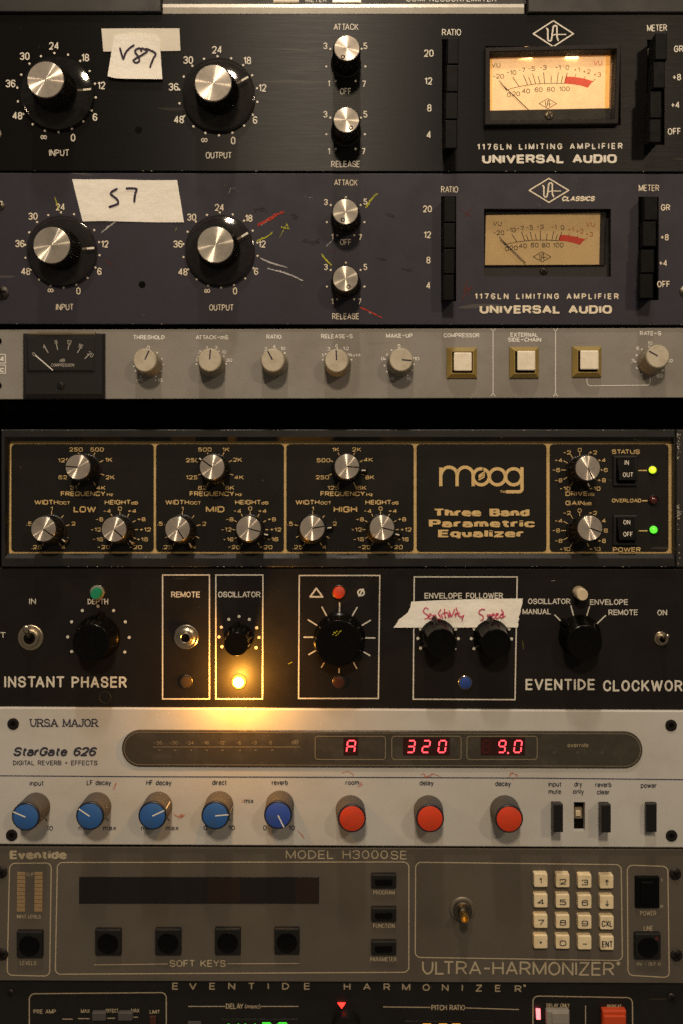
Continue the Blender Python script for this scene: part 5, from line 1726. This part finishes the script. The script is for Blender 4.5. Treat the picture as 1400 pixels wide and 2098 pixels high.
for base, tip, mat, ang in (((75, 1652), (53, 1673.5), 'blue_cap', 157), ((200, 1651), (184.5, 1672), 'blue_cap', 146), ((325, 1650), (312.5, 1671.5), 'blue_cap', 25),
                            ((450, 1649), (441.5, 1671), 'blue_cap', 5), ((574, 1648), (570, 1670), 'violet_cap', -64)):
    tall_knob(base, tip, 28.3, 28.5, mat, ang)
for base, tip in (((718, 1659), (721.5, 1677)), ((878, 1659), (881.5, 1677)), ((1034, 1659), (1043.5, 1678))):
    tall_knob(base, tip, 28.2, 30, 'red_cap', None)
block_button(R_, (1128, 1642, 1150, 1699), (1134.5, 1648, 1154, 1705), 42, 'black_matte', bev=1.6, name='rocker_button')
block_button(R_, (1226, 1643, 1247, 1699), (1232.5, 1649, 1252, 1706), 42, 'black_matte', bev=1.6, name='rocker_button')
block_button(R_, (1323, 1643, 1344, 1701), (1324, 1647, 1346, 1705), 20, 'black_matte', bev=1.6, name='rocker_button')
mb = MB(); mb.slab(1170, 1635, 1205, 1708, -12, -6.5); sw = mb.build('slide_switch', 'void', R_.o, smooth=0)
mb = MB(); mb.box(1177, 1655, 1194, 1678, -6, -1, bev=2, rad=3); mb.build('slider', 'slider_brown', sw)
mb = MB(); mb.box(1180, 1661, 1190.5, 1673, -1, 3, bev=1.2, rad=2); mb.build('slider_nub', 'white_button', sw)
for P, n_, j in (([(232, 1618), (238, 1604)], 3, 1.6), ([(356, 1668), (366, 1672), (378, 1669), (366, 1676)], 4, 2.2), ([(610, 1701), (617, 1708), (624, 1717)], 3, 1.4), ([(493, 1643), (500, 1639)], 3, 2.0),
                 ([(699, 1583), (712, 1580), (722, 1584), (724, 1589)], 2, .8), ([(736, 1600), (742, 1605), (733, 1611)], 3, 1.8), ([(862, 1587), (868, 1584), (872, 1592), (880, 1590), (888, 1585), (902, 1591)], 3, 1.4),
                 ([(1044, 1592), (1048, 1583), (1055, 1585), (1062, 1589), (1052, 1597)], 3, 1.6)):
    crayon(R_, P, 2.0, 'wax_pink', n=n_, jit=j)

# ================================================================== brown harmonizer with keypad
H_ = Unit('effects_processor', 'brown grey effects unit with number keypad and dark display, below the beige reverb', 'audio unit', 700, 2012, 0)
mb = MB(); mb.slab(-60, 1737.5, 1470, 2012, -6, 0, bev=1.2, slope=.004); mb.build('faceplate', 'brown', H_.o, smooth=25)
H_.print('Eventide', 20, 137, 1751.5, 18, 'brown_text', name='title_lettering', wt=2.8, gap=5.2, fat=1.0)
H_.print('MODEL H3000', 586, 795, 1751, 18, 'brown_text', name='title_lettering', wt=1.5, gap=4.4)
H_.print('SE', 801, 834, 1752, 18, 'brown_text', name='title_lettering', wt=1.5, gap=4.4)
H_.print('ULTRA-HARMONIZER', 865, 1259, 1984, 28, 'brown_text', name='title_lettering', wt=1.5, gap=3.6, rot=-.4)
H_.print('®', 1267, None, 1978, 16, 'brown_text', cw=.8, wt=1.5)
for q in ([(20, 1769), (105.5, 1768), (102, 2000), (15, 1998)], [(118, 1767), (838, 1766), (838, 1992), (113.5, 1996)], [(852, 1766.5), (1273, 1771.5), (1275.5, 1968), (851, 1961.5)], [(1285.5, 1772.5), (1368.5, 1775), (1371.5, 2003), (1287, 1998)]):
    H_.lines([['c'] + fillet([(x, y, 1) for x, y in q], True, 11, 6)], 'brown_text', 2.2, 'box_outline')
for x in (35.5, 71):
    for i in range(10):
        y = 1787 + i * 8.25
        mb = MB(); mb.box(x - .1 * i, y, x + 16.5 - .1 * i, y + 7.1, -1, 1.4, bev=.7)
        mb.build('level_segment', 'bar_cream', H_.o, smooth=30)
H_.print('CLIP', 53, 70, 1791.5, 7, 'brown_text', wt=1.5)
H_.print('INPUT LEVELS', 35, 84, 1878, 8, 'brown_text', wt=1.7, gap=3.6)
H_.print('LEVELS', 41, 75, 1973, 8.5, 'brown_text', wt=1.7)
H_.print('SOFT KEYS', 348, 463, 1974, 14.5, 'brown_text', wt=2.0, gap=4)
H_.lines([[(193, 1977), (344, 1975)], [(467, 1974.5), (613, 1974)]], 'brown_text', 1.7)
mb = MB(); mb.slab(162, 1797, 654, 1852, -3, .9, bev=.6); dp = mb.build('display', 'lcd', H_.o, smooth=0)
for x0, x1 in ((425, 492), (606, 652)):
    mb = MB(); mb.poly([(x0, 1799), (x1, 1799), (x1, 1849), (x0, 1849)], .8, 1.1); mb.build('painted_reflection', 'lcd_reflection', dp, smooth=0)  # brown room reflections painted on the display as flat patches


def dish_button(x0, y0, x1, y1, led_=False):
    mb = MB(); mb.box(x0, y0, x1, y1, -2, 9, bev=2.6, rad=2.5)
    k = mb.build('soft_key', 'black_matte', H_.o, smooth=35)
    cx, cy = (x0 + x1) / 2, (y0 + y1) / 2 + 2
    r = (x1 - x0) * .37
    c = W(cx, cy, 9)[:2]
    mb = MB()
    mb.lathe(c, c, 8, 4, [(r + 1.5, 8.9, 0), (r + .8, 10.4, 0), (r - 1.2, 10.2, 0), (r * .75, 9.3, 0), (r * .4, 9.05, 0)], 36)
    mb.build('finger_dish', 'black_plastic', k, smooth=50)
    return k


for x0, y0, x1, y1 in ((33.5, 1909, 87, 1963), (194.5, 1905, 248, 1958), (317.5, 1904, 371, 1957.5), (440, 1903, 493, 1957), (562, 1903, 614, 1956), (1301.5, 1913, 1355, 1966)):
    dish_button(x0, y0, x1, y1)
mb = MB(); mb.disc(1346, 1923, 4, 9.6); mb.build('key_led', 'led_maroon', H_.o, smooth=0)
for y, s, x0, x1 in ((1792, 'PROGRAM', 765, 809), (1860.5, 'FUNCTION', 765, 809), (1929, 'PARAMETER', 759, 813)):
    mb = MB(); mb.box(761, y, 812.5, y + 28, -2, 9, bev=2.5, rad=2)
    k = mb.build('mode_key', 'black_matte', H_.o, smooth=35)
    mb = MB(); mb.box(768, y + 8, 805, y + 24, 8, 10.4, bev=2.0, rad=6); mb.build('finger_dish', 'black_plastic', k, smooth=40)
    H_.print(s, x0, x1, y + 36.5, 9, 'brown_text', wt=1.7, gap=4)
# bare encoder shaft
mb = MB(); c = W(948, 1865, 6)[:2]
mb.lathe(c, c, 0, 12, [(25.5, -1, 0), (25.5, 3, 0), (23.5, 5, 0), (19, 5, 0)], 48)
nt_ = mb.build('encoder_nut', 'dull_metal', H_.o, smooth=30)
mb = MB(); mb.lathe(c, c, 0, 12, [(19.5, 4, 0), (19.5, 12, 0), (17.5, 13, 0), (11, 13, 0), (10, 20, 0), (8.5, 22, 0)], 6 * 2); mb.build('hex_collar', 'dark_metal', nt_, smooth=20)
mb = MB(); b2 = W(953, 1883, 56)[:2]
mb.lathe(c, b2, 20, 36, [(8.5, 14, 0), (8.5, 50, 0), (8.8, 54, 0), (8, 56, 0), (5.6, 56, 0), (4.8, 48, 0)], 28)
mb.build('encoder_shaft', 'brass', nt_, smooth=30)
KEYS = ['1', '2', '3', '↑', '4', '5', '6', '↓', '7', '8', '9', 'CXL', '•', '0', '-', 'ENT']
for i, s in enumerate(KEYS):
    r_, c_ = divmod(i, 4)
    x0 = (1094.5, 1139.5, 1184.5, 1229.5)[c_] + (.3 * r_ if c_ == 3 else 0)
    y0 = (1790, 1832, 1874, 1916)[r_] + (0, .6, 2, 3)[c_]
    mb = MB(); mb.box(x0, y0, x0 + 28, y0 + 28, -2, 12, bev=1.7, rad=3)
    k = mb.build('number_key', 'key_ivory', H_.o, smooth=35)
    mb = MB()
    if s in ('CXL', 'ENT'):
        text(mb, s, x0 + 3, x0 + 25.5, y0 + 15.5, 13, 12.6, wt=1.9, gap=5)
    elif s == '•':
        mb.disc(x0 + 14, y0 + 15, 2.2, 12.7)
    elif s in '↑↓':
        text(mb, s, x0 + 14.5, None, y0 + 15.5, 12.5, 12.6, cw=1, wt=1.7)
    elif s == '1':
        text(mb, s, x0 + 13, None, y0 + 14.5, 11.5, 12.6, cw=1.2, wt=1.9)
    else:
        text(mb, s, x0 + 14.3, None, y0 + 16, 11.5, 12.6, cw=1.6, wt=1.9, R=4.2)
    mb.build('key_legend', 'dark_text', k, smooth=0)
mb = MB(); mb.box(1302.5, 1797, 1352, 1861, -2, 6, bev=2, rad=2); k = mb.build('power_rocker', 'black_plastic', H_.o, smooth=30)
mb = MB(); mb.box(1313, 1806, 1343, 1854, 5, 10, bev=3.5, rad=3, dy=1); mb.build('rocker_paddle', 'black_plastic', k, smooth=40)
H_.print('POWER', 1312, 1345, 1871, 10, 'brown_text', wt=1.6)
H_.print('LINE', 1319, 1338, 1902, 10, 'brown_text', wt=1.6)
H_.print('IN •', 1305, 1325, 1975, 7, 'brown_text', wt=1.9)
H_.print('OUT', 1329, 1344, 1975, 7, 'brown_text', wt=1.6)
mb = MB()
mb.stroke(arcpts(1351, 1975, 2.6, 0, 360, 12), 1, H_.t); mb.stroke([(1356.5, 1800), (1356.5, 1806)], 1.4, H_.t); mb.stroke(arcpts(1356, 1857, 2.4, 0, 360, 12), 1.1, H_.t)
mb.build('symbol_print', 'brown_text', H_.o, smooth=0)
for x, y in ((3, 1787), (5, 1955), (1383.5, 1790.5), (1386, 1957)):
    screw(H_, x, y, 12.5, 0, 'screw_black', rot=35)

# ================================================================== lowest unit, cut by the frame
L_ = Unit('pitch_shifter', 'black audio unit at the very bottom with wide spaced title and orange button', 'audio unit', 700, 2140, -12)
mb = MB(); mb.slab(-60, 2004, 1470, 2400, -24, -12, bev=1); mb.build('faceplate', 'dark_low', L_.o, smooth=0)
mb = MB()
for c, x in zip('EVENTIDE', (359.5, 395.5, 435.5, 475, 515.5, 550, 585.5, 629.5)):
    text(mb, c, x, None, 2020.5, 14.5, L_.t, cw=1.15, wt=2.2)
mb.build('title_lettering', 'low_text', L_.o, smooth=0)
mb = MB()
for c, x, y in zip('HARMONIZER', (711.5, 752, 793, 832.5, 873.5, 912.5, 947.5, 981.5, 1020.5, 1062), (2021.5, 2021.5, 2022, 2022.5, 2023, 2023.5, 2023.5, 2024.5, 2025, 2026)):
    text(mb, c, x, None, y, 14.5, L_.t, cw=1.1, wt=2.2)
text(mb, '®', 1075, None, 2022, 11, L_.t, cw=.9, wt=1.6)
mb.build('title_lettering', 'low_text', L_.o, smooth=0)
for q in (fillet([(60, 2160, 0), (60.5, 2036, 1), (341, 2033.5, 1), (341, 2160, 0)], False, 11), fillet([(1092, 2160, 0), (1092.5, 2040.5, 1), (1296, 2044, 1), (1297, 2160, 0)], False, 11)):
    L_.lines([q], 'low_text', 2.3, 'box_outline')
L_.lines([[(386, 2062), (461, 2062)], [(535, 2062), (612, 2062)], [(785, 2063), (882, 2064)], [(954, 2065), (1064, 2068.5)], [(1200, 2060), (1200, 2160)], [(128, 2088), (149, 2088)], [(160, 2087), (184, 2087)], [(220, 2086.5), (236, 2086)], [(272, 2084), (283, 2084)]], 'low_text', 2.0)
for s, x0, x1, y, h_ in (('DELAY', 463, 499, 2061.5, 11.5), ('(msec)', 502, 534, 2062, 8.5), ('PITCH RATIO', 884, 953, 2064.5, 11.5), ('DELAY ONLY', 1120, 1168, 2060, 8.5), ('REPEAT', 1244, 1274, 2062.5, 8.5),
                         ('PRE AMP', 69, 115, 2072.5, 9), ('MAX', 166, 184, 2071.5, 8), ('EFFECT', 217, 243, 2071, 8), ('MAX', 269, 286, 2070.5, 8), ('LIMIT', 307, 328, 2073, 8)):
    L_.print(s, x0, x1, y, h_, 'low_text', wt=2.0, gap=3.8)
for x0, x1 in ((186, 217), (239, 272)):
    mb = MB(); mb.box(x0 + 2, 2075, x1, 2093, -14, -4, bev=2.5, rad=3); mb.build('slider_knob', 'grey_knob', L_.o)
mb = MB(); mb.box(307, 2083, 320, 2110, -13, -8, bev=1); mb.build('limit_lens', 'maroon', L_.o)
mb = MB(); mb.poly([(692, 2056), (708, 2056), (700.5, 2067)], -12.2, -9); mb.build('triangle_led', 'led_red', L_.o, smooth=0)
mb = MB(); mb.poly([(1099, 2068), (1107.5, 2069), (1108, 2089), (1100, 2089)], -12.2, -8); mb.build('indicator_led', 'led_core', L_.o, smooth=0)
mb = MB(); mb.box(1120, 2071, 1168, 2104, -14, -2, bev=3, rad=3); k = mb.build('delay_button', 'grey_button', L_.o)
mb = MB(); mb.box(1131, 2075, 1167, 2100, -3, 1, bev=2.5, rad=4); mb.build('button_top', 'grey_button', k)
mb = MB(); mb.box(1235, 2071, 1284, 2110, -14, 0, bev=3, rad=2); k = mb.build('repeat_button', 'orange_button', L_.o)
mb = MB(); mb.box(1238, 2082, 1283, 2110, -1, 3, bev=2, rad=3); mb.build('button_top', 'orange_button', k)
screw(L_, 1377, 2044, 10, -12, 'screw_black')
screw(L_, 22, 2034, 8, -12, 'screw_black')
c = W(710, 2112, 10)[:2]
mb = MB(); mb.lathe(c, c, -12, 22, [(29, -12, 0), (28, 6, 1), (26, 10, 0), (20, 10, 0)], 48, .04); mb.build('knob', 'knob_black', L_.o)
mb = MB(); mb.slab(455, 2088, 612, 2160, -14, -11); dg = mb.build('green_display', 'lcd', L_.o, smooth=0)
for i, x in enumerate((466, 500, 533, 566)):
    seven(dg, '1478'[i % 4] if i else '4', x, 2096, x + 20, 2132, -10.5, 'seg_green', 2.8, off=False)
mb = MB(); mb.slab(830, 2092, 1010, 2160, -14, -11); dg = mb.build('amber_display', 'lcd', L_.o, smooth=0)
for i, x in enumerate((862, 895, 922)):
    seven(dg, '0', x, 2098.5, x + 20, 2132, -10.5, 'seg_amber', 3.0, off=False)
mb = MB(); mb.poly([(385, 2094), (412, 2094), (412, 2110), (385, 2110)], -12, -9); mb.build('small_lens', 'grey_knob', L_.o, smooth=0)
